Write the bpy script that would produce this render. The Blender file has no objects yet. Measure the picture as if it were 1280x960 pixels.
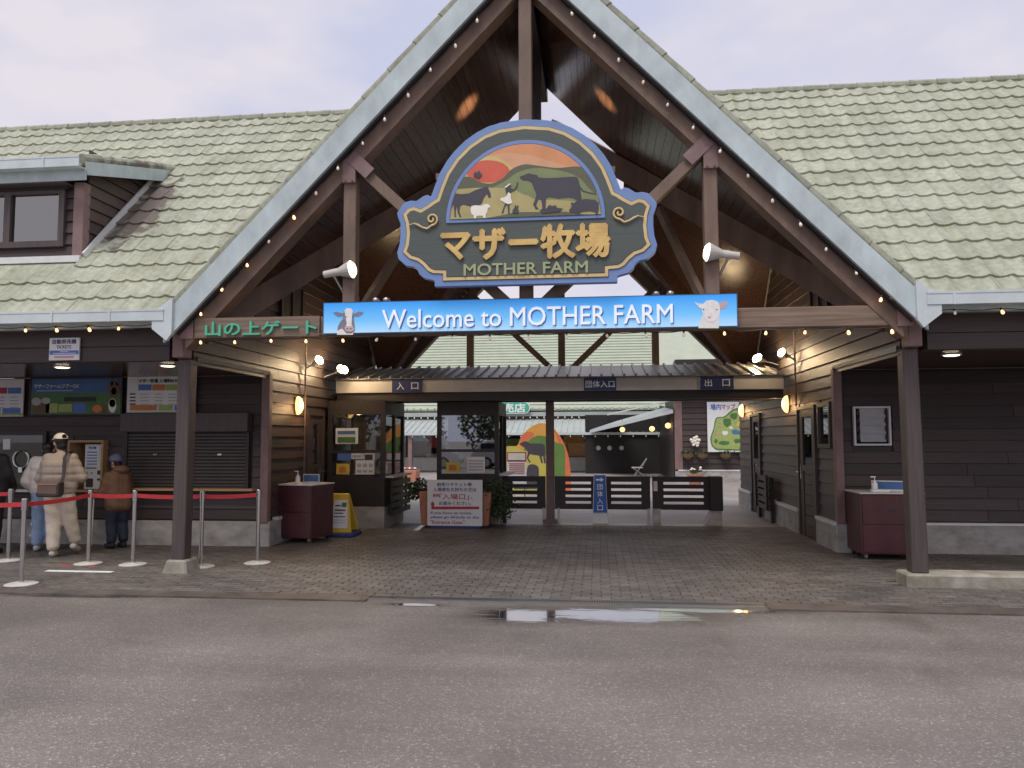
import bpy, bmesh, math, random
from mathutils import Vector, Matrix
random.seed(7)
sc = bpy.context.scene
COL = sc.collection
# ------------------------------------------------------------------ camera
CAM = Vector((0.79, -8.65, 1.6)); YAW, PITCH, ROLL = math.radians(6.4), math.radians(4.0), math.radians(0.15)
cam = bpy.data.objects.new('camera', bpy.data.cameras.new('camera')); COL.objects.link(cam)
cam.data.sensor_width = 36.0; cam.data.lens = 961.0/1280.0*36.0
cam.data.clip_end = 2000; cam.data.clip_start = 0.05
_f = Vector((-math.sin(YAW)*math.cos(PITCH), math.cos(YAW)*math.cos(PITCH), math.sin(PITCH)))
_r = Vector((math.cos(YAW), math.sin(YAW), 0)); _u = _r.cross(_f)
_r2 = _r*math.cos(ROLL)-_u*math.sin(ROLL); _u2 = _r*math.sin(ROLL)+_u*math.cos(ROLL)
cam.matrix_world = Matrix(((_r2.x, _u2.x, -_f.x, CAM.x), (_r2.y, _u2.y, -_f.y, CAM.y), (_r2.z, _u2.z, -_f.z, CAM.z), (0, 0, 0, 1)))
sc.camera = cam
# ------------------------------------------------------------------ world, sun, exposure
SUN_EL, SUN_AZ = math.radians(62), math.radians(200)      # azimuth measured from +Y, clockwise
w = bpy.data.worlds.new('World'); sc.world = w; w.use_nodes = True
nt = w.node_tree; nt.nodes.clear()
def N(t, ty, **kw):
    n = t.nodes.new(ty)
    for k, v in kw.items(): setattr(n, k, v)
    return n
out = N(nt, 'ShaderNodeOutputWorld'); bg = N(nt, 'ShaderNodeBackground'); bg.inputs['Strength'].default_value = 0.1
sky = N(nt, 'ShaderNodeTexSky'); sky.sky_type = 'NISHITA'; sky.sun_disc = False
sky.sun_elevation = SUN_EL; sky.sun_rotation = SUN_AZ
tc = N(nt, 'ShaderNodeTexCoord'); mp = N(nt, 'ShaderNodeMapping'); mp.inputs['Scale'].default_value = (1, 1, 2.4)
nz = N(nt, 'ShaderNodeTexNoise'); nz.inputs['Scale'].default_value = 1.9; nz.inputs['Detail'].default_value = 6; nz.inputs['Roughness'].default_value = .5
rp = N(nt, 'ShaderNodeValToRGB')
rp.color_ramp.elements[0].position = .42; rp.color_ramp.elements[0].color = (3.95, 4.1, 5.25, 1)
rp.color_ramp.elements[1].position = .56; rp.color_ramp.elements[1].color = (5.35, 5.0, 5.4, 1)
mx = N(nt, 'ShaderNodeMix', data_type='RGBA'); mx.inputs[0].default_value = .95
L = nt.links.new
L(tc.outputs['Generated'], mp.inputs['Vector']); L(mp.outputs[0], nz.inputs['Vector']); L(nz.outputs['Fac'], rp.inputs[0])
L(sky.outputs[0], mx.inputs[6]); L(rp.outputs[0], mx.inputs[7]); L(mx.outputs[2], bg.inputs['Color']); L(bg.outputs[0], out.inputs['Surface'])
sl = bpy.data.lights.new('sun', 'SUN'); sl.energy = 1.5; sl.angle = math.radians(25); sl.color = (1, .97, .93)
so = bpy.data.objects.new('sun', sl); COL.objects.link(so)
sd = Vector((math.sin(SUN_AZ)*math.cos(SUN_EL), math.cos(SUN_AZ)*math.cos(SUN_EL), math.sin(SUN_EL)))
so.rotation_euler = (-sd).to_track_quat('-Z', 'Y').to_euler(); so.location = (0, -20, 30)
vs = sc.view_settings; vs.view_transform = 'Standard'; vs.look = 'None'; vs.exposure = 0.62; vs.gamma = 1.0; vs.use_curve_mapping = False
sc.cycles.max_bounces = 8; sc.cycles.sample_clamp_indirect = 4.0; sc.cycles.use_denoising = True

# ------------------------------------------------------------------ pixel of the photograph -> point at a known depth
def ray(px, py): return _f + _r2*((px-640)/961.0) - _u2*((py-480)/961.0)
def PY(px, py, Y):
    d = ray(px, py); return CAM + d*((Y-CAM.y)/d.y)
def PX(px, py, X):
    d = ray(px, py); return CAM + d*((X-CAM.x)/d.x)
def PZ(px, py, Z=0.02):
    d = ray(px, py); return CAM + d*((Z-CAM.z)/d.z)

# ------------------------------------------------------------------ materials
MATS = {}
def base(name):
    m = bpy.data.materials.new(name); m.use_nodes = True; t = m.node_tree; t.nodes.clear()
    o = N(t, 'ShaderNodeOutputMaterial'); b = N(t, 'ShaderNodeBsdfPrincipled'); t.links.new(b.outputs[0], o.inputs['Surface'])
    MATS[name] = m; return m, t, b
def mat(name, c, rough=.6, var=.18, scale=6, stretch=(1, 1, 1), bump=.0, bscale=30, metal=0, spec=.5, emit=None, estr=0, tint=False, coords='Object', c2=None, coat=0):
    m, t, b = base(name); K = t.links.new
    tcn = N(t, 'ShaderNodeTexCoord'); geo = N(t, 'ShaderNodeNewGeometry')
    src = geo.outputs['Position'] if coords == 'World' else tcn.outputs['Object']
    mpn = N(t, 'ShaderNodeMapping'); mpn.inputs['Scale'].default_value = stretch; K(src, mpn.inputs['Vector'])
    n1 = N(t, 'ShaderNodeTexNoise'); n1.inputs['Scale'].default_value = scale; n1.inputs['Detail'].default_value = 5; n1.inputs['Roughness'].default_value = .6
    K(mpn.outputs[0], n1.inputs['Vector'])
    r = N(t, 'ShaderNodeValToRGB'); r.color_ramp.elements[0].position = .3; r.color_ramp.elements[1].position = .72
    lo = tuple(x*(1-var) for x in c) if c2 is None else c2
    hi = tuple(min(1, x*(1+var)) for x in c)
    r.color_ramp.elements[0].color = (*lo, 1); r.color_ramp.elements[1].color = (*hi, 1)
    K(n1.outputs['Fac'], r.inputs[0]); colr = r.outputs[0]
    if tint:
        at = N(t, 'ShaderNodeAttribute', attribute_name='tint'); mm = N(t, 'ShaderNodeMix', data_type='RGBA', blend_type='MULTIPLY'); mm.inputs[0].default_value = 1
        K(colr, mm.inputs[6]); K(at.outputs['Fac'], mm.inputs[7]); colr = mm.outputs[2]
    K(colr, b.inputs['Base Color'])
    rr = N(t, 'ShaderNodeMapRange'); rr.inputs['To Min'].default_value = max(.02, rough*.8); rr.inputs['To Max'].default_value = min(1, rough*1.2)
    K(n1.outputs['Fac'], rr.inputs['Value']); K(rr.outputs[0], b.inputs['Roughness'])
    b.inputs['Metallic'].default_value = metal; b.inputs['Specular IOR Level'].default_value = spec
    if coat: b.inputs['Coat Weight'].default_value = coat; b.inputs['Coat Roughness'].default_value = .2
    if bump:
        n2 = N(t, 'ShaderNodeTexNoise'); n2.inputs['Scale'].default_value = bscale; n2.inputs['Detail'].default_value = 4; K(mpn.outputs[0], n2.inputs['Vector'])
        bp = N(t, 'ShaderNodeBump'); bp.inputs['Strength'].default_value = bump; bp.inputs['Distance'].default_value = .01
        K(n2.outputs['Fac'], bp.inputs['Height']); K(bp.outputs[0], b.inputs['Normal'])
    if emit:
        b.inputs['Emission Color'].default_value = (*emit, 1); b.inputs['Emission Strength'].default_value = estr
    return m
WX = (.6, 14, 14); WY = (14, .6, 14); WZ = (14, 14, .6)
mat('siding_x', (.058, .039, .037), .55, .3, 2.2, WX, .25, 5, coords='World', tint=True)
mat('siding_y', (.074, .050, .042), .5, .3, 2.2, WY, .25, 5, coords='World', tint=True)
mat('soffit', (.074, .039, .030), .2, .35, 2.0, WY, .2, 5, coords='World', tint=True, spec=.45)
mat('timber_x', (.205, .142, .102), .6, .4, 2.0, WX, .2, 6, coords='World')
mat('timber', (.185, .122, .090), .6, .35, 4.0, (1, 1, .35), .3, 20, coords='World')
mat('post_dark', (.080, .060, .057), .5, .25, 2.5, WZ, .25, 5, coords='World')
mat('dark_panel', (.030, .022, .021), .5, .25, 4)
mat('dark_room', (.018, .015, .015), .8, .2, 4)
mat('pink_steel', (.24, .15, .142), .55, .2, 5, bump=.05)
mat('brown_steel', (.17, .115, .11), .55, .2, 5)
mat('pale_fascia', (.50, .585, .60), .5, .16, 3.2, (1, 1, .6), .08, 30, coords='World', c2=(.38, .44, .44))
mat('gutter', (.56, .62, .63), .4, .08, 6, coords='World')
mat('white_trim', (.70, .70, .69), .5, .08, 6)
mat('concrete', (.42, .40, .375), .8, .22, 3.5, (1, 1, 1.6), .25, 60, coords='World', c2=(.26, .245, .225))
mat('concrete_moss', (.34, .315, .275), .85, .2, 5, (1, 1, 1), .4, 50, coords='World', c2=(.19, .175, .125))
mat('edge_dark', (.115, .092, .078), .55, .3, 3, (1, 1, 1), .3, 60, coords='World', c2=(.06, .05, .043))
mat('office_wall', (.42, .43, .38), .7, .1, 3)
mat('maroon', (.085, .026, .032), .35, .25, 5, bump=.04)
mat('maroon_top', (.62, .60, .57), .5, .1, 6)
mat('steel', (.62, .61, .60), .22, .06, 8, metal=1)
mat('steel_dull', (.45, .44, .43), .4, .1, 8, metal=1)
mat('red_belt', (.52, .035, .045), .6, .15, 8)
mat('white', (.80, .80, .80), .5, .04, 6)
mat('paper', (.78, .78, .80), .6, .04, 6)
mat('paper_warm', (.72, .70, .62), .6, .06, 6)
mat('navy_sign', (.022, .035, .13), .45, .1, 6)
mat('blue_sign', (.035, .12, .42), .4, .1, 6)
mat('ink', (.03, .03, .04), .6, .1, 6)
mat('ink_blue', (.05, .05, .19), .6, .1, 6)
mat('ink_red', (.45, .045, .09), .6, .1, 6)
mat('grey_print', (.45, .45, .47), .6, .1, 6)
mat('blue_print', (.10, .20, .55), .6, .1, 6)
mat('orange_print', (.62, .22, .07), .6, .15, 6)
mat('green_print', (.085, .19, .06), .6, .2, 9)
mat('lime_print', (.36, .45, .14), .6, .2, 9)
mat('yellow_print', (.68, .52, .08), .6, .1, 6)
mat('pink_print', (.65, .30, .30), .6, .1, 6)
mat('skyblue_print', (.075, .17, .38), .6, .2, 3)
mat('green_letter', (.10, .46, .30), .45, .08, 6)
mat('shop_green', (.05, .42, .27), .45, .08, 6)
mat('sign_green', (.085, .10, .092), .6, .12, 3, WX, .1, 8)
mat('sign_blue', (.17, .265, .50), .5, .08, 4, bump=.03)
mat('sign_gold', (.68, .47, .17), .5, .18, 5, c2=(.50, .32, .10))
mat('sign_trim', (.66, .50, .24), .5, .1, 5)
mat('sign_sage', (.36, .40, .22), .55, .1, 5)
mat('art_black', (.065, .058, .075), .6, .1, 6)
mat('art_red', (.62, .12, .07), .55, .1, 5)
mat('art_orange', (.66, .29, .13), .55, .12, 3)
mat('art_peach', (.67, .36, .20), .55, .12, 3)
mat('art_yellow', (.62, .47, .19), .55, .12, 3)
mat('art_hill', (.115, .125, .075), .6, .12, 4)
mat('art_green', (.21, .25, .11), .6, .12, 4)
mat('art_field', (.43, .37, .16), .6, .12, 4)
mat('mural_orange', (.75, .36, .08), .6, .1, 3)
mat('mural_red', (.72, .19, .08), .6, .1, 3)
mat('mural_green', (.13, .24, .06), .6, .1, 3)
mat('mural_yellow', (.55, .48, .10), .6, .1, 3)
mat('tan_wood', (.42, .27, .13), .5, .2, 4, (.6, 8, 8))
mat('grey_fascia', (.50, .47, .44), .5, .08, 4, coords='World')
mat('canopy_metal', (.20, .19, .175), .35, .25, 6, bump=.05, coords='World')
mat('terracotta', (.45, .20, .12), .75, .15, 8, bump=.1)
mat('pale_roof', (.41, .45, .345), .5, .08, 2, coords='World')
mat('pale_roof2', (.40, .435, .41), .5, .1, 2, coords='World')
mat('lamp_warm', (.9, .7, .4), .4, .02, 5, emit=(1, .55, .18), estr=1.9)
mat('flood_face', (1, .85, .6), .4, .02, 5, emit=(1, .74, .42), estr=22)
mat('spot_face', (1, .9, .75), .4, .02, 5, emit=(1, .88, .68), estr=2.2)
mat('down_face', (1, .9, .7), .4, .02, 5, emit=(1, .85, .6), estr=2.5)
mat('bulb_on', (1, .8, .5), .3, .02, 5, emit=(1, .50, .20), estr=2.0)
mat('bulb_faint', (.75, .70, .66), .15, .02, 5, spec=.8, emit=(1, .72, .5), estr=.12)  # bulbs that are not lit, with a faint warm glow added to them
mat('socket', (.03, .028, .027), .5, .1, 6)
mat('lamp_body', (.55, .52, .48), .4, .1, 6)
mat('yellow_plastic', (.72, .50, .05), .4, .08, 6)
mat('blue_plastic', (.04, .06, .22), .5, .08, 6)
mat('bottle', (.80, .80, .80), .3, .03, 6)
mat('shutter', (.062, .052, .050), .45, .15, 4)
mat('leaf', (.045, .075, .026), .6, .35, 14, tint=True)
mat('soil', (.05, .035, .025), .9, .3, 20, bump=.3)
mat('flower', (.85, .80, .70), .6, .05, 9)
mat('flower_red', (.65, .09, .07), .6, .1, 9)
mat('basket', (.17, .11, .06), .8, .3, 20, bump=.3)
# people
mat('puffer', (.43, .35, .29), .65, .08, 5, bump=.15, bscale=40)
mat('cream', (.62, .54, .44), .75, .08, 6, bump=.2, bscale=25)
mat('cap_cream', (.70, .65, .57), .7, .05, 6)
mat('hair', (.012, .010, .009), .45, .3, 40, bump=.3)
mat('skin', (.52, .31, .22), .5, .06, 12)
mat('brown_coat', (.16, .085, .05), .7, .12, 8, bump=.2)
mat('navy_cloth', (.018, .022, .045), .75, .2, 9, bump=.2)
mat('denim', (.30, .42, .60), .75, .15, 20, bump=.2)
mat('black_cloth', (.014, .013, .015), .75, .2, 9, bump=.2)
mat('beanie', (.13, .14, .23), .85, .1, 30, (1, 1, 4), .4, 20)
mat('white_fleece', (.66, .62, .57), .85, .06, 30, bump=.4)
mat('leather', (.19, .11, .085), .45, .15, 9)
mat('leather_dark', (.055, .042, .036), .45, .15, 9)
mat('shoe', (.52, .46, .40), .6, .06, 9)
mat('sole', (.75, .74, .72), .6, .04, 9)

# roof tile: pale green, moss and brown lichen near the dormer cheek
m, t, b = base('tile'); K = t.links.new
geo = N(t, 'ShaderNodeNewGeometry'); n1 = N(t, 'ShaderNodeTexNoise'); n1.inputs['Scale'].default_value = 1.3; n1.inputs['Detail'].default_value = 7; n1.inputs['Roughness'].default_value = .65
n3 = N(t, 'ShaderNodeTexNoise'); n3.inputs['Scale'].default_value = 14; n3.inputs['Detail'].default_value = 5
K(geo.outputs['Position'], n1.inputs['Vector']); K(geo.outputs['Position'], n3.inputs['Vector'])
r = N(t, 'ShaderNodeValToRGB'); r.color_ramp.elements[0].position = .3; r.color_ramp.elements[0].color = (.345, .36, .268, 1); r.color_ramp.elements[1].position = .65; r.color_ramp.elements[1].color = (.475, .49, .385, 1)
K(n1.outputs['Fac'], r.inputs[0])
r3 = N(t, 'ShaderNodeValToRGB'); r3.color_ramp.elements[0].position = .3; r3.color_ramp.elements[0].color = (.75, .75, .75, 1); r3.color_ramp.elements[1].position = .6; r3.color_ramp.elements[1].color = (1, 1, 1, 1)
K(n3.outputs['Fac'], r3.inputs[0])
mu = N(t, 'ShaderNodeMix', data_type='RGBA', blend_type='MULTIPLY'); mu.inputs[0].default_value = 1; K(r.outputs[0], mu.inputs[6]); K(r3.outputs[0], mu.inputs[7])
at = N(t, 'ShaderNodeAttribute', attribute_name='tint'); mu2 = N(t, 'ShaderNodeMix', data_type='RGBA', blend_type='MULTIPLY'); mu2.inputs[0].default_value = 1
mp5 = N(t, 'ShaderNodeMapping'); mp5.inputs['Scale'].default_value = (5, .5, .5); K(geo.outputs['Position'], mp5.inputs[0])
n5 = N(t, 'ShaderNodeTexNoise'); n5.inputs['Scale'].default_value = 1.6; n5.inputs['Detail'].default_value = 8; n5.inputs['Roughness'].default_value = .7; K(mp5.outputs[0], n5.inputs['Vector'])
r5 = N(t, 'ShaderNodeValToRGB'); r5.color_ramp.elements[0].position = .34; r5.color_ramp.elements[0].color = (.84, .82, .77, 1); r5.color_ramp.elements[1].position = .52; r5.color_ramp.elements[1].color = (1, 1, 1, 1); K(n5.outputs['Fac'], r5.inputs[0])
mu5 = N(t, 'ShaderNodeMix', data_type='RGBA', blend_type='MULTIPLY'); mu5.inputs[0].default_value = 1; K(mu.outputs[2], mu5.inputs[6]); K(r5.outputs[0], mu5.inputs[7])
K(mu5.outputs[2], mu2.inputs[6]); K(at.outputs['Fac'], mu2.inputs[7])
# lichen patch
sub = N(t, 'ShaderNodeVectorMath', operation='SUBTRACT'); sub.inputs[1].default_value = (-5.62, 1.45, 4.8); K(geo.outputs['Position'], sub.inputs[0])
scv = N(t, 'ShaderNodeVectorMath', operation='MULTIPLY'); scv.inputs[1].default_value = (1.15, .42, .42); K(sub.outputs[0], scv.inputs[0])
ln = N(t, 'ShaderNodeVectorMath', operation='LENGTH'); K(scv.outputs[0], ln.inputs[0])
n4 = N(t, 'ShaderNodeTexNoise'); n4.inputs['Scale'].default_value = 5; n4.inputs['Detail'].default_value = 6; K(geo.outputs['Position'], n4.inputs['Vector'])
ad = N(t, 'ShaderNodeMath', operation='MULTIPLY_ADD'); ad.inputs[1].default_value = 1.1; K(n4.outputs['Fac'], ad.inputs[0]); K(ln.outputs['Value'], ad.inputs[2])
rl = N(t, 'ShaderNodeValToRGB'); rl.color_ramp.elements[0].position = .85; rl.color_ramp.elements[0].color = (1, 1, 1, 1); rl.color_ramp.elements[1].position = 1.0; rl.color_ramp.elements[1].color = (0, 0, 0, 1)
K(ad.outputs[0], rl.inputs[0])
ml = N(t, 'ShaderNodeMix', data_type='RGBA'); K(rl.outputs[0], ml.inputs[0]); K(mu2.outputs[2], ml.inputs[6]); ml.inputs[7].default_value = (.15, .125, .105, 1)
K(ml.outputs[2], b.inputs['Base Color']); b.inputs['Roughness'].default_value = .62; b.inputs['Specular IOR Level'].default_value = .35

# wet asphalt
m, t, b = base('asphalt'); K = t.links.new
geo = N(t, 'ShaderNodeNewGeometry'); sep = N(t, 'ShaderNodeSeparateXYZ'); K(geo.outputs['Position'], sep.inputs[0])
def noise(scale, detail=4, vec=None, st=None, rough=.55):
    n = N(t, 'ShaderNodeTexNoise'); n.inputs['Scale'].default_value = scale; n.inputs['Detail'].default_value = detail; n.inputs['Roughness'].default_value = rough
    v = vec or geo.outputs['Position']
    if st:
        q = N(t, 'ShaderNodeMapping'); q.inputs['Scale'].default_value = st; K(v, q.inputs[0]); v = q.outputs[0]
    K(v, n.inputs['Vector']); return n.outputs['Fac']
def ramp(fac, *st):
    r = N(t, 'ShaderNodeValToRGB'); e = r.color_ramp.elements
    while len(e) < len(st): e.new(.5)
    for i, (p, c) in enumerate(st): e[i].position = p; e[i].color = (*c, 1) if len(c) == 3 else c
    K(fac, r.inputs[0]); return r.outputs[0]
def math_(op, a, b_=None, c_=None):
    n = N(t, 'ShaderNodeMath', operation=op)
    for i, v in enumerate((a, b_, c_)):
        if v is None: continue
        if isinstance(v, (int, float)): n.inputs[i].default_value = v
        else: K(v, n.inputs[i])
    return n.outputs[0]
def mixc(fac, a, b_, blend='MIX'):
    n = N(t, 'ShaderNodeMix', data_type='RGBA', blend_type=blend)
    if isinstance(fac, (int, float)): n.inputs[0].default_value = fac
    else: K(fac, n.inputs[0])
    for i, v in ((6, a), (7, b_)):
        if isinstance(v, tuple): n.inputs[i].default_value = v
        else: K(v, n.inputs[i])
    return n.outputs[2]
big = noise(.55, 5); mid = noise(3.0, 5)
vor = N(t, 'ShaderNodeTexVoronoi'); vor.inputs['Scale'].default_value = 92; K(geo.outputs['Position'], vor.inputs['Vector'])
vsep = N(t, 'ShaderNodeSeparateColor'); K(vor.outputs['Color'], vsep.inputs[0])
stone = ramp(vsep.outputs[0], (0, (.014, .013, .013)), (.5, (.045, .042, .042)), (.90, (.105, .100, .097)), (.985, (.30, .29, .28)))
c0 = mixc(.8, ramp(big, (.3, (.80, .78, .78)), (.7, (1.15, 1.12, 1.12))), stone, 'MULTIPLY')
rust = ramp(noise(.8, 4, st=(1, .5, 1)), (.58, (0, 0, 0)), (.75, (1, 1, 1)))
c1 = mixc(math_('MULTIPLY', rust, .5), c0, (.085, .060, .038, 1))
# puddles along the drain (shapes of their own)
def puddle(cx, cy, sx, sy):
    dx = math_('DIVIDE', math_('SUBTRACT', sep.outputs[0], cx), sx); dy = math_('DIVIDE', math_('SUBTRACT', sep.outputs[1], cy), sy)
    return math_('SQRT', math_('ADD', math_('POWER', math_('ABSOLUTE', dx), 2.0), math_('POWER', math_('ABSOLUTE', dy), 2.0)))
pd = None
for q in ((.10, -1.62, .45, .30), (.95, -1.52, .85, .30), (1.75, -1.24, .75, .12), (-1.0, -1.27, .32, .07), (-4.6, -1.22, .7, .07), (-5.8, -1.25, .35, .06)):
    v = puddle(*q); pd = v if pd is None else math_('MINIMUM', pd, v)
pn = math_('MULTIPLY_ADD', noise(4.5, 9, st=(.30, 5.5, 1), rough=.74), 2.7, math_('SUBTRACT', pd, .62))
wet = ramp(math_('ADD', math_('MULTIPLY', pn, .5), math_('MULTIPLY', math_('SUBTRACT', noise(22, 4, st=(.35, 1.6, 1), rough=.7), .5), .55)), (.70, (1, 1, 1)), (.80, (0, 0, 0)))
grain = noise(60, 3)
wet2 = ramp(math_('MULTIPLY', pn, .4), (.60, (1, 1, 1)), (.92, (0, 0, 0)))
lane = ramp(noise(1.0, 5, st=(.12, 1.1, 1), rough=.6), (.35, (.80, .80, .80)), (.65, (1.08, 1.07, 1.06)))
film = ramp(math_('ADD', math_('MULTIPLY', sep.outputs[1], -.12), math_('MULTIPLY', big, .5)), (.35, (1, 1, 1)), (.75, (0, 0, 0)))
c1 = mixc(1.0, c1, lane, 'MULTIPLY'); c1 = mixc(1.0, c1, (.95, .87, .80, 1), 'MULTIPLY'); c1 = mixc(wet2, c1, mixc(1.0, c1, (.5, .48, .46, 1), 'MULTIPLY'))
K(mixc(wet, mixc(math_('MULTIPLY', film, .35), c1, mixc(1.0, c1, (.55, .55, .55, 1), 'MULTIPLY')), (.035, .034, .034, 1)), b.inputs['Base Color'])
rg = math_('SUBTRACT', math_('SUBTRACT', math_('MULTIPLY_ADD', mid, .25, .50), math_('MULTIPLY', film, .12)), math_('MULTIPLY', wet2, .22))
rgm = N(t, 'ShaderNodeMix', data_type='FLOAT'); K(wet, rgm.inputs[0]); K(rg, rgm.inputs[2]); rgm.inputs[3].default_value = .03; K(rgm.outputs[0], b.inputs['Roughness'])
bp = N(t, 'ShaderNodeBump'); bp.inputs['Distance'].default_value = .012; K(math_('SUBTRACT', .55, math_('MULTIPLY', wet, .53)), bp.inputs['Strength'])
K(math_('ADD', vor.outputs['Distance'], math_('MULTIPLY', grain, .6)), bp.inputs['Height']); K(bp.outputs[0], b.inputs['Normal'])
K(wet, b.inputs['Coat Weight']); b.inputs['Coat IOR'].default_value = 2.6; b.inputs['Coat Roughness'].default_value = .03
b.inputs['Specular IOR Level'].default_value = .36
K(math_('MULTIPLY_ADD', wet, 1.6, 1.45), b.inputs['IOR'])

# paving brick, courtyard floor
m, t, b = base('paver'); K = t.links.new
geo = N(t, 'ShaderNodeNewGeometry'); at = N(t, 'ShaderNodeAttribute', attribute_name='tint')
c = ramp(noise(1.4, 6), (.3, (.105, .090, .080)), (.7, (.160, .139, .124)))
c = mixc(1.0, c, ramp(noise(25, 4), (.3, (.7, .7, .7)), (.7, (1.1, 1.1, 1.1))), 'MULTIPLY')
c = mixc(1.0, c, at.outputs['Fac'], 'MULTIPLY'); K(c, b.inputs['Base Color'])
K(math_('MULTIPLY_ADD', noise(2.0, 5), .5, .28), b.inputs['Roughness'])
bp = N(t, 'ShaderNodeBump'); bp.inputs['Strength'].default_value = .3; bp.inputs['Distance'].default_value = .008; K(noise(70, 3), bp.inputs['Height']); K(bp.outputs[0], b.inputs['Normal'])
m, t, b = base('court'); K = t.links.new
geo = N(t, 'ShaderNodeNewGeometry')
c = ramp(noise(.9, 6), (.3, (.27, .235, .215)), (.7, (.40, .36, .335))); br = N(t, 'ShaderNodeTexBrick'); br.inputs['Scale'].default_value = 1; br.inputs['Brick Width'].default_value = .3; br.inputs['Row Height'].default_value = .3; br.inputs['Mortar Size'].default_value = .006
K(geo.outputs['Position'], br.inputs['Vector']); br.inputs['Color1'].default_value = (1, 1, 1, 1); br.inputs['Color2'].default_value = (.9, .9, .9, 1); br.inputs['Mortar'].default_value = (.7, .7, .7, 1)
K(mixc(1.0, c, br.outputs['Color'], 'MULTIPLY'), b.inputs['Base Color']); b.inputs['Roughness'].default_value = .5

# glass: thin pane, mirror at grazing, see-through otherwise
def glass(name, refl, tintc=(.9, .93, .92)):
    m = bpy.data.materials.new(name); m.use_nodes = True; t = m.node_tree; t.nodes.clear(); MATS[name] = m
    o = N(t, 'ShaderNodeOutputMaterial'); a = N(t, 'ShaderNodeBsdfTransparent'); a.inputs[0].default_value = (*tintc, 1)
    g = N(t, 'ShaderNodeBsdfGlossy'); g.inputs['Roughness'].default_value = .015; g.inputs[0].default_value = (.95, .95, .95, 1)
    lw = N(t, 'ShaderNodeLayerWeight'); lw.inputs[0].default_value = refl; mxs = N(t, 'ShaderNodeMixShader')
    t.links.new(lw.outputs['Fresnel'], mxs.inputs[0]); t.links.new(a.outputs[0], mxs.inputs[1]); t.links.new(g.outputs[0], mxs.inputs[2]); t.links.new(mxs.outputs[0], o.inputs['Surface'])
glass('glass', .45); glass('glass_mirror', .68, (.5, .5, .5))
# backlit welcome panel: printed blue gradient
m, t, b = base('welcome_print'); K = t.links.new
geo = N(t, 'ShaderNodeNewGeometry'); sep = N(t, 'ShaderNodeSeparateXYZ'); K(geo.outputs['Position'], sep.inputs[0])
c = ramp(math_('DIVIDE', math_('SUBTRACT', sep.outputs[2], 2.78), .35), (0, (.40, .64, .86)), (.40, (.15, .47, .83)), (1, (.025, .29, .78)))
K(c, b.inputs['Base Color']); K(c, b.inputs['Emission Color']); b.inputs['Emission Strength'].default_value = .22; b.inputs['Roughness'].default_value = .3
mat('welcome_letter', (.80, .84, .92), .35, .02, 5, emit=(.8, .85, .95), estr=.16)
mat('welcome_edge', (.05, .10, .22), .4, .05, 5)

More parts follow.
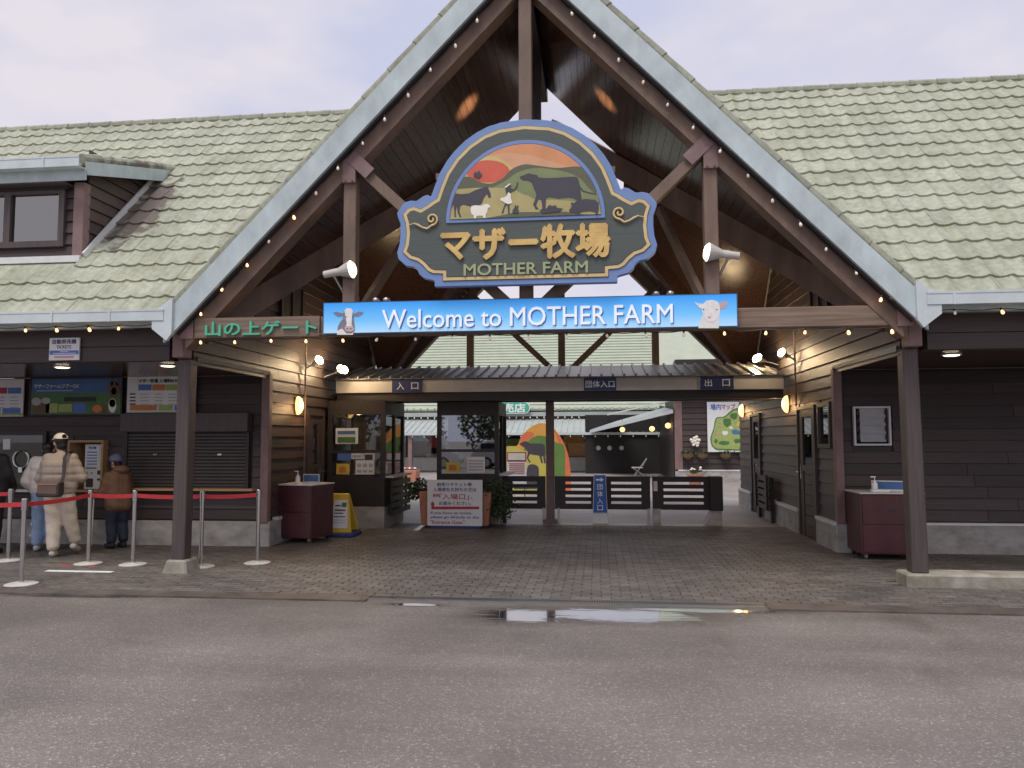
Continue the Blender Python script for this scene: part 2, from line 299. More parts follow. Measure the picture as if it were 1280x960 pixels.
# ------------------------------------------------------------------ mesh builder
ORG = {}
class MB:
    def __init__(s): s.v = []; s.f = []; s.t = []; s.tint = 1.0
    def add(s, vs, fs):
        b = len(s.v); s.v += [Vector(v) for v in vs]; s.f += [tuple(b+i for i in f) for f in fs]; s.t += [s.tint]*len(fs); return s
    def box(s, x0, x1, y0, y1, z0, z1):
        v = [(x0, y0, z0), (x1, y0, z0), (x1, y1, z0), (x0, y1, z0), (x0, y0, z1), (x1, y0, z1), (x1, y1, z1), (x0, y1, z1)]
        return s.add(v, [(0, 3, 2, 1), (4, 5, 6, 7), (0, 1, 5, 4), (1, 2, 6, 5), (2, 3, 7, 6), (3, 0, 4, 7)])
    def bar(s, p, q, wd, ht, up=(0, 0, 1)):           # box beam from p to q; wd sideways, ht along 'up'
        p, q = Vector(p), Vector(q); d = (q-p).normalized(); sd_ = d.cross(Vector(up)).normalized(); u_ = sd_.cross(d)
        v = []
        for c in (p, q):
            for a, b_ in ((-1, -1), (1, -1), (1, 1), (-1, 1)): v.append(c+sd_*(a*wd/2)+u_*(b_*ht/2))
        return s.add(v, [(0, 1, 2, 3), (7, 6, 5, 4), (0, 4, 5, 1), (1, 5, 6, 2), (2, 6, 7, 3), (3, 7, 4, 0)])
    def tube(s, p, q, r0, r1=None, n=12, cap=True):
        p, q = Vector(p), Vector(q); r1 = r0 if r1 is None else r1; d = (q-p).normalized()
        a = d.orthogonal().normalized(); b_ = d.cross(a); v = []
        for c, rr in ((p, r0), (q, r1)):
            for i in range(n):
                th = 2*math.pi*i/n; v.append(c+a*(rr*math.cos(th))+b_*(rr*math.sin(th)))
        f = [(i, (i+1) % n, n+(i+1) % n, n+i) for i in range(n)]
        if cap: f += [tuple(reversed(range(n))), tuple(range(n, 2*n))]
        return s.add(v, f)
    def path(s, pts, r, n=8):
        for a, b_ in zip(pts[:-1], pts[1:]): s.tube(a, b_, r, r, n)
        return s
    def lathe(s, c, prof, n=16, axis=(0, 0, 1)):
        d = Vector(axis).normalized(); a = d.orthogonal().normalized(); b_ = d.cross(a); c = Vector(c); v = []
        for rr, h in prof:
            for i in range(n):
                th = 2*math.pi*i/n; v.append(c+d*h+a*(rr*math.cos(th))+b_*(rr*math.sin(th)))
        f = []
        for k in range(len(prof)-1):
            for i in range(n): f.append((k*n+i, k*n+(i+1) % n, (k+1)*n+(i+1) % n, (k+1)*n+i))
        f.append(tuple(reversed(range(n)))); f.append(tuple(range((len(prof)-1)*n, len(prof)*n)))
        return s.add(v, f)
    def prism(s, pts, off):                           # polygon of 3D points extruded by vector off
        n = len(pts); off = Vector(off); v = [Vector(p) for p in pts]+[Vector(p)+off for p in pts]
        return s.add(v, [tuple(range(n)), tuple(reversed(range(n, 2*n)))]+[(i, (i+1) % n, n+(i+1) % n, n+i) for i in range(n)])
    def xz(s, pts, y, th):                            # outline in the facade plane, thickness towards the back
        return s.prism([(x, y, z) for x, z in pts], (0, th, 0))
    def mesh(s, name, mt, org=(0, 0, 0), smooth=False, bevel=0):
        me = bpy.data.meshes.new(name); o = Vector(org); me.from_pydata([v-o for v in s.v], [], s.f)
        a = me.attributes.new('tint', 'FLOAT', 'FACE'); a.data.foreach_set('value', s.t)
        me.materials.append(MATS[mt])
        bm = bmesh.new(); bm.from_mesh(me); bmesh.ops.recalc_face_normals(bm, faces=bm.faces)
        if bevel:
            bmesh.ops.bevel(bm, geom=[e for e in bm.edges if e.is_manifold and e.calc_face_angle(0) > .5], offset=bevel, segments=1, affect='EDGES', profile=.5)
        bm.to_mesh(me); bm.free()
        if smooth:
            for p in me.polygons: p.use_smooth = True
        return me
    def build(s, name, mt, parent=None, smooth=False, bevel=0, local=False):
        org = (0, 0, 0) if (local or parent is None) else ORG.get(parent.name, (0, 0, 0))
        return link(name, s.mesh(name, mt, org, smooth, bevel), parent)
def link(name, me, parent=None):
    o = bpy.data.objects.new(name, me); COL.objects.link(o)
    if parent is not None: o.parent = parent; ORG[o.name] = ORG.get(parent.name, (0, 0, 0))
    return o
def tag(o, label, cat, group=None, kind=None):
    o['label'] = label; o['category'] = cat
    if group: o['group'] = group
    if kind: o['kind'] = kind
    return o
def thing(name, label, cat, loc=(0, 0, 0), group=None, rz=0, shift=True):
    o = bpy.data.objects.new(name, None); COL.objects.link(o); o.empty_display_size = .1
    o.location = loc; o.rotation_euler = (0, 0, rz); ORG[o.name] = tuple(loc) if shift and rz == 0 else (0, 0, 0)
    return tag(o, label, cat, group)
def structure(o): o['kind'] = 'structure'; return o
def box(name, mt, parent, *b_, bevel=0): return MB().box(*b_).build(name, mt, parent, bevel=bevel)
def dup(root, loc, rz=None, label=None):
    r = root.copy(); COL.objects.link(r); r.location = loc
    if rz is not None: r.rotation_euler = (0, 0, rz)
    if label: r['label'] = label
    for ch in list(root.children):
        c_ = ch.copy(); COL.objects.link(c_); c_.parent = r
        for g in ch.children:
            d = g.copy(); COL.objects.link(d); d.parent = c_
    return r
# text as thin solid lettering, fitted to a box in the facade plane (faces -Y) or any frame given by ex, ez
def text(body, x0, x1, z0, z1, y, mt, parent, name='lettering', bold=0.0, depth=.004, ex=None, ez=None, o=None, squash=True, res=3):
    latin = True
    cu = bpy.data.curves.new('t', 'FONT'); cu.body = body; cu.resolution_u = res; cu.offset = 0 if latin else bold; cu.extrude = .05
    ob = bpy.data.objects.new('t', cu); me = bpy.data.meshes.new_from_object(ob)
    me.name = name
    if latin and bold:          # bolder roman letters: overlaid strokes, each a hair deeper
        vv = [v.co.copy() for v in me.vertices]; ff = [tuple(p.vertices) for p in me.polygons]; V_ = []; F_ = []
        for k, (dx, dy) in enumerate(((-bold, 0), (bold, 0), (0, bold), (0, -bold))):
            b0 = len(V_); V_ += [v+Vector((dx, dy, k*.0006*math.copysign(1, v.z)-.002)) for v in vv]; F_ += [tuple(b0+i for i in f) for f in ff]
        m2 = bpy.data.meshes.new(name); m2.from_pydata(V_, [], F_); me = m2
    xs = [v.co.x for v in me.vertices]; ys = [v.co.y for v in me.vertices]
    ax, bx, ay, by = min(xs), max(xs), min(ys), max(ys); kx = (x1-x0)/max(1e-6, bx-ax); kz = (z1-z0)/max(1e-6, by-ay)
    org = Vector(ORG.get(parent.name, (0, 0, 0))) if parent else Vector()
    for v in me.vertices:
        a, b_, c_ = x0+(v.co.x-ax)*kx, z0+(v.co.y-ay)*kz, v.co.z/.05*depth/2
        if o is None: v.co = Vector((a, y-depth/2-c_, b_))-org
        else:
            e1, e2 = Vector(ex), Vector(ez); v.co = Vector(o)+e1*a+e2*b_+e1.cross(e2)*(c_+depth/2)-org
    me.materials.clear(); me.materials.append(MATS[mt])
    bpy.data.objects.remove(ob); bpy.data.curves.remove(cu)
    return link(name, me, parent)
def ptext(body, px0, py0, px1, py1, Y, *a, **k):      # box given by two corners of the photograph at depth Y
    xm = (px0+px1)/2; p, q = PY(px0, py1, Y), PY(px1, py0, Y); zl, zh = PY(xm, py1, Y).z, PY(xm, py0, Y).z; zc = (zl+zh)/2; h = abs(zh-zl)/2
    return text(body, p.x, q.x, zc-h, zc+h, Y, *a, **k)
def rect(name, mt, parent, px0, py0, px1, py1, Y, th=.01, back=True):
    p, q = PY(px0, py1, Y), PY(px1, py0, Y); return MB().box(p.x, q.x, Y, Y+th, p.z, q.z).build(name, mt, parent)
# lap siding: each board an object of its own; openings are left out
def siding(parent, plane, c, a0f, a1f, z0, z1, bh, mt, openings=(), th=.022, sgn=-1):
    z = z0
    while z < z1-.01:
        t_ = min(z+bh, z1); zm = (z+t_)/2; segs = [(a0f(zm), a1f(zm))]
        for (oa, ob, oz0, oz1) in openings:
            if oz0 < zm < oz1:
                ns = []
                for s0, s1 in segs:
                    if ob <= s0 or oa >= s1: ns.append((s0, s1)); continue
                    if oa > s0: ns.append((s0, oa))
                    if ob < s1: ns.append((ob, s1))
                segs = ns
        cut = []
        for s0, s1 in segs:
            while s1-s0 > 3.2:
                j = s0+random.uniform(1.4, 2.9)
                if s1-j < .5: break
                cut.append((s0, j-.003)); s0 = j+.003
            cut.append((s0, s1))
        for s0, s1 in cut:
            if s1-s0 < .03: continue
            mb = MB(); mb.tint = random.uniform(.72, 1.28); e = .007
            b0, b1, f0, f1 = c, c, c+sgn*(th+.012), c+sgn*th*.45
            prof = [(b0, z+e), (f0, z+e), (f1, t_), (b0, t_)]
            if plane == 'Y': vs_ = [(s0, y, q) for y, q in prof]+[(s1, y, q) for y, q in prof]
            else: vs_ = [(y, s0, q) for y, q in prof]+[(y, s1, q) for y, q in prof]
            mb.add(vs_, [(0, 1, 2, 3), (7, 6, 5, 4), (0, 4, 5, 1), (1, 5, 6, 2), (2, 6, 7, 3), (3, 7, 4, 0)])
            mb.build('board', mt, parent)
        z += bh

# ================================================================== SETTING
structure(MB().add([(-300, -300, 0), (300, -300, 0), (300, 300, 0), (-300, 300, 0)], [(0, 1, 2, 3)]).build('ground', 'asphalt'))
structure(MB().box(-30, 30, 5.55, 60, -.05, .014).build('courtyard', 'court'))
pav = structure(MB().box(-30, 30, -1.08, 5.55, -.1, .008).build('pavement', 'soil'))
# concrete strip beside the drain
structure(MB().box(-30, -1.5, -1.20, -.93, -.1, .016).box(2.35, 30, -1.20, -.93, -.1, .016).build('edge_strip', 'edge_dark'))
BW, BD = .2, .1
def brick_mesh(tint):
    mb = MB(); mb.tint = tint; g = .004; e = .005; x, y = BW/2-g, BD/2-g
    lo = [(-x, -y, 0), (x, -y, 0), (x, y, 0), (-x, y, 0)]; mi = [(a, b_, .018) for a, b_, _ in lo]; hi = [(a*(1-e/x), b_*(1-e/y), .022) for a, b_, _ in lo]
    mb.add(lo+mi+hi, [(8, 9, 10, 11)]+[(i, (i+1) % 4, 4+(i+1) % 4, 4+i) for i in range(4)]+[(4+i, 4+(i+1) % 4, 8+(i+1) % 4, 8+i) for i in range(4)])
    return mb
tints = [.76, .84, .90, .95, 1.0, 1.0, 1.06, 1.12, 1.22]
BV = [brick_mesh(x).mesh('brick', 'paver') for x in tints]
rest = MB(); n_ind = 0; row = 0; y = -.93+BD/2
while y < 5.5:
    x = -9 + (BW/2 if row % 2 else 0)
    while x < 8.6:
        k = random.randrange(len(tints))
        blocked = (x > 4.0 and .0 < y < .40)
        if not blocked:
            if row < 6 and -5.4 < x < 4.75 and n_ind < 300:
                o = link('brick', BV[k], pav); o.location = (x, y, random.uniform(-.0025, .0015)); o.rotation_euler = (random.uniform(-.008, .008), random.uniform(-.008, .008), random.uniform(-.01, .01)); n_ind += 1
            else:
                bm_ = BV[k]; dz = random.uniform(-.0025, .0015); b0 = len(rest.v)
                rest.v += [Vector((x, y, dz))+v.co for v in bm_.vertices]; rest.f += [tuple(b0+i for i in p.vertices) for p in bm_.polygons]; rest.t += [tints[k]]*len(bm_.polygons)
        x += BW
    y += BD; row += 1
ro = rest.build('brick_field', 'paver', pav); ro['kind'] = 'stuff'
MB().box(-5.8, -4.96, -.02, .06, .0, .0262).build('white_line', 'white', pav)
MB().box(-5.95, -5.45, .42, .47, .0, .0262).build('red_line', 'ink_red', pav)
# steel drain grate
g = thing('drain_grate', 'long rusty steel drain grate set along the pavement edge', 'grate', (0, -1.03, 0))
fr = MB().box(-1.5, 2.35, -1.12, -1.10, -.1, .018).box(-1.5, 2.35, -.955, -.935, -.1, .018).build('grate_frame', 'steel_dull', g)
bars = MB(); x = -1.49
while x < 2.35: bars.box(x, x+.010, -1.10, -.955, -.02, .015); x += .024
bars.build('grate_bars', 'steel_dull', g)['kind'] = 'stuff'
MB().box(-1.5, 2.35, -1.10, -.955, -.1, -.03).build('channel', 'dark_room', g)

# ================================================================== ROOF TILES
TW, TL = .222, .361
AL = math.atan(1.02); SS = Vector((0, math.cos(AL), math.sin(AL))); NN = Vector((0, -math.sin(AL), math.cos(AL)))
def tile_mb(tint):
    mb = MB(); mb.tint = tint; n = 8; v = []
    for yy, zz in ((-.004, -.004), (0, .032), (TL*1.12, .004)):
        for i in range(n+1):
            u = i/n; h = .012-.029*math.sin(math.pi*u)**.8+(.006 if .1 < u < .2 else 0)
            v.append(((u-.5)*TW*1.0, yy, zz+h if yy >= 0 else h-.008))
    f = []
    for k in range(2):
        for i in range(n): f.append((k*(n+1)+i, k*(n+1)+i+1, (k+1)*(n+1)+i+1, (k+1)*(n+1)+i))
    mb.add(v, f); return mb
ttints = [.91, .95, .98, 1, 1, 1.02, 1.05]
TV = [tile_mb(x).mesh('tile', 'tile') for x in ttints]
for me in TV:
    for p in me.polygons: p.use_smooth = False
EAVE = Vector((0, -.30, 3.03))
RM = Matrix((Vector((1, 0, 0)), SS, NN)).transposed()
def z_main(Y): return 3.03+1.02*(Y+.30)
def z_gab(X): return 7.30-1.03*abs(X)
def lay_tiles(parent, x0, x1, seen, skip, tag_name):
    rest = MB(); n = 0
    for r_ in range(16):
        y0 = EAVE+SS*(r_*TL*.995)
        k0 = int((x1-x0)/TW)
        for i in range(k0):
            X = x0+TW*(i+.5)+ (0 if r_ % 2 else TW*.0)
            mid_ = y0+SS*(TL/2)
            if z_main(mid_.y) < z_gab(X)-.10 and abs(X) < 4.5: continue
            if abs(X) < 1.3: continue
            if skip(X, mid_.y): continue
            k = random.randrange(len(TV))
            loc = Vector((X, y0.y, y0.z))+NN*(.006+random.uniform(-.003, .003))
            if seen(X, r_) and n < 300:
                o = link('tile', TV[k], parent); o.location = loc; o.rotation_euler = RM.to_euler(); n += 1
            else:
                b0 = len(rest.v); me = TV[k]
                rest.v += [loc+RM @ v.co for v in me.vertices]; rest.f += [tuple(b0+j for j in p.vertices) for p in me.polygons]; rest.t += [ttints[k]]*len(me.polygons)
    if rest.v: o = rest.build('far_tiles', 'tile', parent); o['kind'] = 'stuff'
RIDGE = EAVE+SS*(16*TL*.995)

def wing(name, label, s, xe, wallY, wx_in):
    root = thing(name, label, 'building', (0, 0, 0))
    X = lambda a, b_: (a, b_) if s > 0 else (-b_, -a)        # mirrored interval
    # roof
    x0, x1 = X(.05, xe)
    deck = MB()
    def quad(pts): deck.prism(pts, NN*-.06)
    # front slope under the tiles (valley cut), rear slope plain
    quad([(s*4.35, EAVE.y, EAVE.z), (s*xe, EAVE.y, EAVE.z), (s*xe, RIDGE.y, RIDGE.z), (s*1.30, RIDGE.y, RIDGE.z), (s*1.30, 2.72, z_main(2.72))])
    ry = RIDGE.y+.44; deck.prism([(s*1.3, RIDGE.y, RIDGE.z), (s*xe, RIDGE.y, RIDGE.z), (s*xe, ry, RIDGE.z), (s*1.3, ry, RIDGE.z)], (0, 0, -.05))
    deck.prism([(s*1.3, ry, RIDGE.z), (s*xe, ry, RIDGE.z), (s*xe, 8.3, 2.95), (s*4.35, 8.3, 2.95)], (0, -.03, -.05))
    roof = deck.build('roof', 'tile', root)
    cap = MB()
    xx = 1.3
    while xx < xe:
        mbc = MB(); c0 = Vector((s*xx, RIDGE.y, RIDGE.z-.02)); c1 = Vector((s*(xx+.42), RIDGE.y, RIDGE.z-.02))
        mbc.tint = random.uniform(.7, .9); mbc.tube(c0, c1, .085, .075, 10); mbc.build('ridge_cap', 'tile', roof, smooth=False); xx += .40
    # gutter
    ga, gb = X(4.16, xe)
    gt = MB().box(ga, gb, -.40, -.27, 2.955, 2.965).box(ga, gb, -.41, -.40, 2.955, 3.075).box(ga, gb, -.27, -.26, 2.955, 3.06).box(ga, gb, -.415, -.40, 3.065, 3.085).build('gutter', 'gutter', root)
    xx = ga+.25
    while xx < gb:
        box('bracket', 'gutter', gt, xx, xx+.025, -.42, -.26, 2.95, 3.09); xx += .72
    MB().box(ga, gb, -.26, -.20, 2.90, 3.02).build('eave_board', 'pale_fascia', root)
    # beam boards under the eave
    a, b_ = X(4.31, xe)
    bm1 = MB().box(a, b_, .03, .20, 2.54, 2.9).build('eave_beam', 'post_dark', root)
    for z0, z1 in ((2.535, 2.705), (2.715, 2.92)):
        mb = MB(); mb.box(a, b_, .0, .03, z0, z1); mb.build('fascia_board', 'siding_x', root)
    # soffit of the porch
    a, b_ = X(wx_in, xe)
    MB().box(a, b_, .20, wallY, 2.54, 2.60).build('porch_ceiling', 'soffit', root)
    return root, roof, X

# ------------------------------------------------------------------ ticket office (left wing)
LW, LR, LX = wing('ticket_office', 'long dark brown ticket office wing left of the gate with green tiled roof and dormer', -1, 13.0, 2.30, 4.06)
def in_dormer(X, Y): return X < -5.86 and .52 < Y < 2.5
lay_tiles(LR, -13.0, -.05, lambda X, r_: X > -6.6-.25*r_, in_dormer, 'L')
LW_OPEN = [(-8.03, -7.2, .88, 1.70), (-7.2, -6.62, .80, 1.58), (-6.33, -5.30, .86, 2.0), (-5.30, -4.32, .86, 2.0), (-8.9, -8.03, .88, 1.70)]
wall = MB().box(-13, -8.75, 2.34, 2.50, .38, 2.54).box(-8.75, -7.6, 2.34, 2.50, .38, .88).box(-7.6, -7.2, 2.34, 2.5, .38, 2.54).box(-8.75, -7.6, 2.34, 2.5, 1.70, 2.54).box(-7.2, -6.62, 2.34, 2.5, .38, .80).box(-7.2, -6.62, 2.34, 2.5, 1.58, 2.54).box(-6.62, -4.10, 2.34, 2.50, .38, 2.54).build('wall', 'dark_panel', LW)
siding(wall, 'Y', 2.34, lambda z: -9.2, lambda z: -4.20, .40, 2.53, .155, 'siding_x', [(-8.75, -7.60, .88, 1.70)]+LW_OPEN[1:4])
MB().box(-13, -4.02, 2.27, 2.50, .0, .38).build('plinth', 'concrete', LW, bevel=.012)
MB().box(-4.17, -4.045, 2.24, 2.36, .36, 2.56).build('corner_post', 'pink_steel', LW, bevel=.01)
# ticket window
win = MB().box(-8.75, -7.60, 2.26, 2.34, 1.66, 1.72).box(-8.75, -7.60, 2.26, 2.34, .84, .90).box(-7.66, -7.60, 2.26, 2.34, .90, 1.66).build('ticket_window', 'dark_panel', LW)
MB().box(-8.75, -7.66, 2.30, 2.306, .90, 1.66).build('pane', 'glass', win)
mb = MB(); cx, cz = -8.02, 1.29
ringp = [(cx+.13*math.cos(a*math.pi/10), 2.285, cz+.13*math.sin(a*math.pi/10)) for a in range(21)]
mb.path(ringp, .014, 8).box(cx-.03, cx+.03, 2.27, 2.30, cz-.20, cz-.12); mb.build('speak_ring', 'steel', win)
box('notice', 'paper', win, -8.34, -8.22, 2.293, 2.298, 1.44, 1.60)
MB().box(-8.75, -7.62, 2.16, 2.30, .80, .84).build('counter', 'steel_dull', LW)
room = MB().box(-8.75, -7.6, 3.4, 3.45, .4, 2.5).box(-8.75, -7.6, 2.5, 3.4, .38, .40).box(-8.75, -7.6, 2.5, 3.4, 2.48, 2.54).box(-8.80, -8.75, 2.5, 3.45, .4, 2.5).box(-7.6, -7.55, 2.5, 3.45, .4, 2.5).build('inner_room', 'office_wall', LW)
cl_ = thing('ceiling_lamp', 'lit strip lamp inside the ticket office window', 'lamp', (-8.15, 2.95, 2.40))
MB().box(-8.55, -7.8, 2.90, 3.0, 2.44, 2.48).build('housing', 'white', cl_); MB().box(-8.53, -7.82, 2.91, 2.99, 2.415, 2.44).build('tube', 'down_face', cl_)
ld = bpy.data.lights.new('office_light', 'POINT'); ld.energy = 16; ld.color = (1, .93, .8); ld.shadow_soft_size = .15; lo_ = bpy.data.objects.new('lamp_light', ld); COL.objects.link(lo_); lo_.parent = cl_; lo_.location = (0, 0, -.08)
# ticket machine in wooden niche
nic = MB().box(-7.20, -7.165, 2.20, 2.62, .80, 1.58).box(-6.655, -6.62, 2.20, 2.62, .80, 1.58).box(-7.165, -6.655, 2.20, 2.62, 1.545, 1.58).box(-7.165, -6.655, 2.20, 2.62, .80, .835).box(-7.165, -6.655, 2.60, 2.62, .835, 1.545).build('machine_niche', 'tan_wood', LW)
tm = thing('ticket_machine', 'white ticket vending machine set in the light wooden niche', 'vending machine', (-6.83, 2.4, .84))
MB().box(-7.0, -6.66, 2.32, 2.6, .836, 1.52).build('cabinet', 'white', tm, bevel=.008)
MB().box(-6.97, -6.76, 2.312, 2.319, 1.18, 1.50).build('price_panel', 'paper', tm)
for i in range(5): box('button_row', 'blue_print', tm, -6.95, -6.79, 2.306, 2.311, 1.21+i*.045, 1.225+i*.045)
text('券売機', -6.93, -6.81, 1.445, 1.485, 2.311, 'ink_blue', tm)
for (a, b_, z0, z1, mt) in ((-6.97, -6.80, 1.15, 1.165, 'ink'), (-6.96, -6.85, .87, 1.0, 'leather_dark'), (-6.78, -6.70, 1.06, 1.12, 'ink'), (-6.78, -6.70, .97, 1.0, 'ink'), (-6.70, -6.665, 1.30, 1.42, 'grey_print'), (-6.72, -6.675, .90, .97, 'ink'), (-6.96, -6.93, 1.07, 1.10, 'grey_print'), (-6.89, -6.86, 1.07, 1.10, 'grey_print')):
    box('slot', mt, tm, a, b_, 2.312, 2.319, z0, z1)
# roller shutters
def shutter(x0, x1):
    sh = MB().box(x0, x1, 2.30, 2.34, .87, 1.70).build('shutter', 'shutter', LW)
    MB().box(x0-.02, x1+.02, 2.16, 2.34, 1.70, 1.985).build('shutter_box', 'post_dark', LW, bevel=.01)
    z = .88
    while z < 1.69:
        MB().add([(x0+.04, 2.30, z), (x1-.04, 2.30, z), (x1-.04, 2.282, z+.012), (x0+.04, 2.282, z+.012), (x0+.04, 2.282, z+.038), (x1-.04, 2.282, z+.038), (x0+.04, 2.30, z+.048), (x1-.04, 2.30, z+.048)], [(0, 1, 2, 3), (3, 2, 5, 4), (4, 5, 7, 6)]).build('slat', 'shutter', sh); z += .05
    for q in (x0, x1-.04): MB().box(q, q+.04, 2.265, 2.30, .87, 1.70).build('side_rail', 'dark_panel', sh)
    m_ = (x0+x1)/2; MB().box(m_-.03, m_+.03, 2.268, 2.281, 1.35, 1.375).build('latch', 'steel', sh)
shutter(-6.32, -5.34); shutter(-5.27, -4.36)
MB().box(-6.60, -4.22, 2.10, 2.32, .835, .868).build('ledge', 'tan_wood', LW)
# posters on the ticket office
def poster(name, label, px0, py0, px1, py1, Y, mt='paper', cat='poster', frame=None):
    p, q = PY(px0, py1, Y), PY(px1, py0, Y)
    r = thing(name, label, cat, ((p.x+q.x)/2, Y, p.z))
    MB().box(p.x, q.x, Y, Y+.02, p.z, q.z).build('panel', mt, r)
    if frame: MB().box(p.x-.025, p.x, Y-.01, Y+.03, p.z-.02, q.z+.02).box(q.x, q.x+.025, Y-.01, Y+.03, p.z-.02, q.z+.02).box(p.x, q.x, Y-.01, Y+.03, q.z, q.z+.02).box(p.x, q.x, Y-.01, Y+.03, p.z-.02, p.z).build('frame', frame, r)
    return r
E1 = 2.24
pr = poster('tour_poster', 'wide blue and green tour poster with an alpaca and sheep above the ticket machine', 38, 473, 152, 518, E1, 'skyblue_print', frame='dark_panel')
def prt(r, name, mt, px0, py0, px1, py1, Y): return rect(name, mt, r, px0, py0, px1, py1, Y, .003)
prt(pr, 'meadow', 'green_print', 38, 491, 152, 517.7, E1-.004)
for q in ((41, 500, 62, 517, 'basket'), (57, 504, 72, 516, 'lime_print'), (73, 505, 90, 515, 'lime_print'), (91, 504, 107, 516, 'blue_print'), (115, 506, 134, 517, 'basket'), (80, 496, 120, 502, 'ink')):
    prt(pr, 'picture', q[4], q[0], q[1], q[2], q[3], E1-.008)
def ell(cx, cy, rx, ry, Y, n=20): return [(PY(cx+rx*math.cos(i*2*math.pi/n), cy+ry*math.sin(i*2*math.pi/n), Y).x, PY(cx+rx*math.cos(i*2*math.pi/n), cy+ry*math.sin(i*2*math.pi/n), Y).z) for i in range(n)]
for (cx, cy, rx, ry, mt) in ((143, 487, 7.5, 10, 'basket'), (140.5, 478, 2, 4, 'basket'), (147, 478, 2, 4, 'basket'), (143, 489, 3.5, 4.5, 'soil'), (141, 507, 5, 9, 'flower'), (141, 504, 4, 5, 'basket'), (46, 502, 6, 5, 'grey_print'), (58, 501, 6, 4, 'grey_print'), (122, 511, 6, 5, 'orange_print')):
    MB().xz(ell(cx, cy, rx, ry, E1), E1-.012, .003).build('picture', mt, pr)
ptext('マザーファームツアーDX', 42.5, 480, 99, 485.5, E1-.005, 'white', pr, bold=.02, depth=.003)
prt(pr, 'small_print', 'grey_print', 46, 487.5, 91, 489.2, E1-.004)
def price_board(name, label, px0, px1, py0, py1, cols):
    r = poster(name, label, px0, py0, px1, py1, E1, 'paper'); wd = px1-px0
    for i, mt in enumerate(cols): prt(r, 'heading', mt, px0+wd*(.17+.2*i), py0+10.5, px0+wd*(.17+.2*i+.19), py0+18, E1-.004)
    for k in range(4):
        for i in range(4):
            prt(r, 'small_print', 'grey_print', px0+wd*(.2+.2*i), py0+22+k*4.2, px0+wd*(.2+.2*i+.12), py0+23.2+k*4.2, E1-.004)
        prt(r, 'small_print', 'ink', px0+wd*.05, py0+21.7+k*4.2, px0+wd*.13, py0+23.4+k*4.2, E1-.004)
    for a, b_, mt in ((.05, .44, 'orange_print'), (.46, .67, 'lime_print'), (.69, .95, 'blue_print')): prt(r, 'price_band', mt, px0+wd*a, py0+36, px0+wd*b_, py0+43, E1-.004)
    prt(r, 'grass_print', 'lime_print', px0+.8, py1-4.2, px1-.8, py1-1, E1-.004)
    return r
r = price_board('price_board', 'white price board with coloured headings above the roller shutter by the post', 158, 245, 470, 519, ['blue_print', 'orange_print', 'lime_print', 'pink_print'])
ptext('マザー牧場 入場料&セット', 173, 473.5, 232, 478.5, E1-.004, 'ink', r, bold=.02, depth=.003)
r = price_board('price_board', 'white price board with red and blue headings at the left edge', -58, 30, 474, 521, ['green_print', 'lime_print', 'ink_red', 'blue_print'])
# TICKETS sheet hung on the eave beam
tk = poster('ticket_sheet', 'white paper sheet reading TICKETS hung on the eave beam', 61, 422, 99.5, 450.5, -.035, 'paper', 'sign')
ptext('自動券売機', 65.5, 424, 95.5, 430, -.037, 'ink_blue', tk, bold=.015, depth=.002)
ptext('TICKETS', 70.5, 431.7, 89, 435.8, -.037, 'ink', tk, depth=.002)
prt(tk, 'blue_band', 'blue_print', 62, 437.8, 98, 443.4, -.038)
for q in ((75, 439, 85, 440, 'paper'), (66, 441, 95, 442.3, 'paper')): prt(tk, 'small_print', q[4], q[0], q[1], q[2], q[3], -.042)
prt(tk, 'small_print', 'pink_print', 68, 445, 92, 447.5, -.038)
# dormer
DX, DY0, DB, DT = -5.92, .60, 3.96, 5.10
dm = MB().box(-13, DX-.01, DY0+.02, 2.3, 3.2, 4.93).build('dormer', 'dark_panel', LW)
siding(dm, 'Y', DY0+.02, lambda z: -9.5, lambda z: DX-.10, 3.99, 4.92, .155, 'siding_x', [(-9.5, -6.16, 4.10, 4.93)])
siding(dm, 'X', DX-.01, lambda z: DY0+.08, lambda z: (z-3.03)/1.02-.30, 4.0, 5.45, .165, 'siding_y', sgn=1)
MB().box(DX-.12, DX+.02, DY0-.03, DY0+.10, 3.90, 4.97).build('corner_board', 'pink_steel', dm)
p0, p1 = Vector((DX+.05, DY0-.02, z_main(DY0-.02)+.06)), Vector((DX+.05, 2.36, z_main(2.36)+.06))
MB().bar(p0, p1, .03, .10, NN).build('flashing', 'white_trim', dm)
MB().box(-13, DX+.02, DY0-.08, DY0-.02, 3.90, 3.985).build('apron_flashing', 'white_trim', dm)
# window
wf = MB()
for (a, b_, z0, z1) in ((-9.5, -6.16, 4.83, 4.91), (-9.5, -6.16, 4.12, 4.20), (-6.24, -6.16, 4.20, 4.83), (-7.02, -6.93, 4.20, 4.83), (-7.8, -7.71, 4.20, 4.83)): wf.box(a, b_, DY0-.05, DY0+.05, z0, z1)
wf = wf.build('window', 'post_dark', dm)
for a, b_ in ((-6.93, -6.24), (-7.71, -7.02), (-8.5, -7.8)): MB().box(a, b_, DY0-.005, DY0+.002, 4.20, 4.83).build('pane', 'glass_mirror', wf)
MB().box(-9.4, -6.10, DY0-.075, DY0-.05, 4.88, 4.915).build('window_head', 'dark_panel', wf)
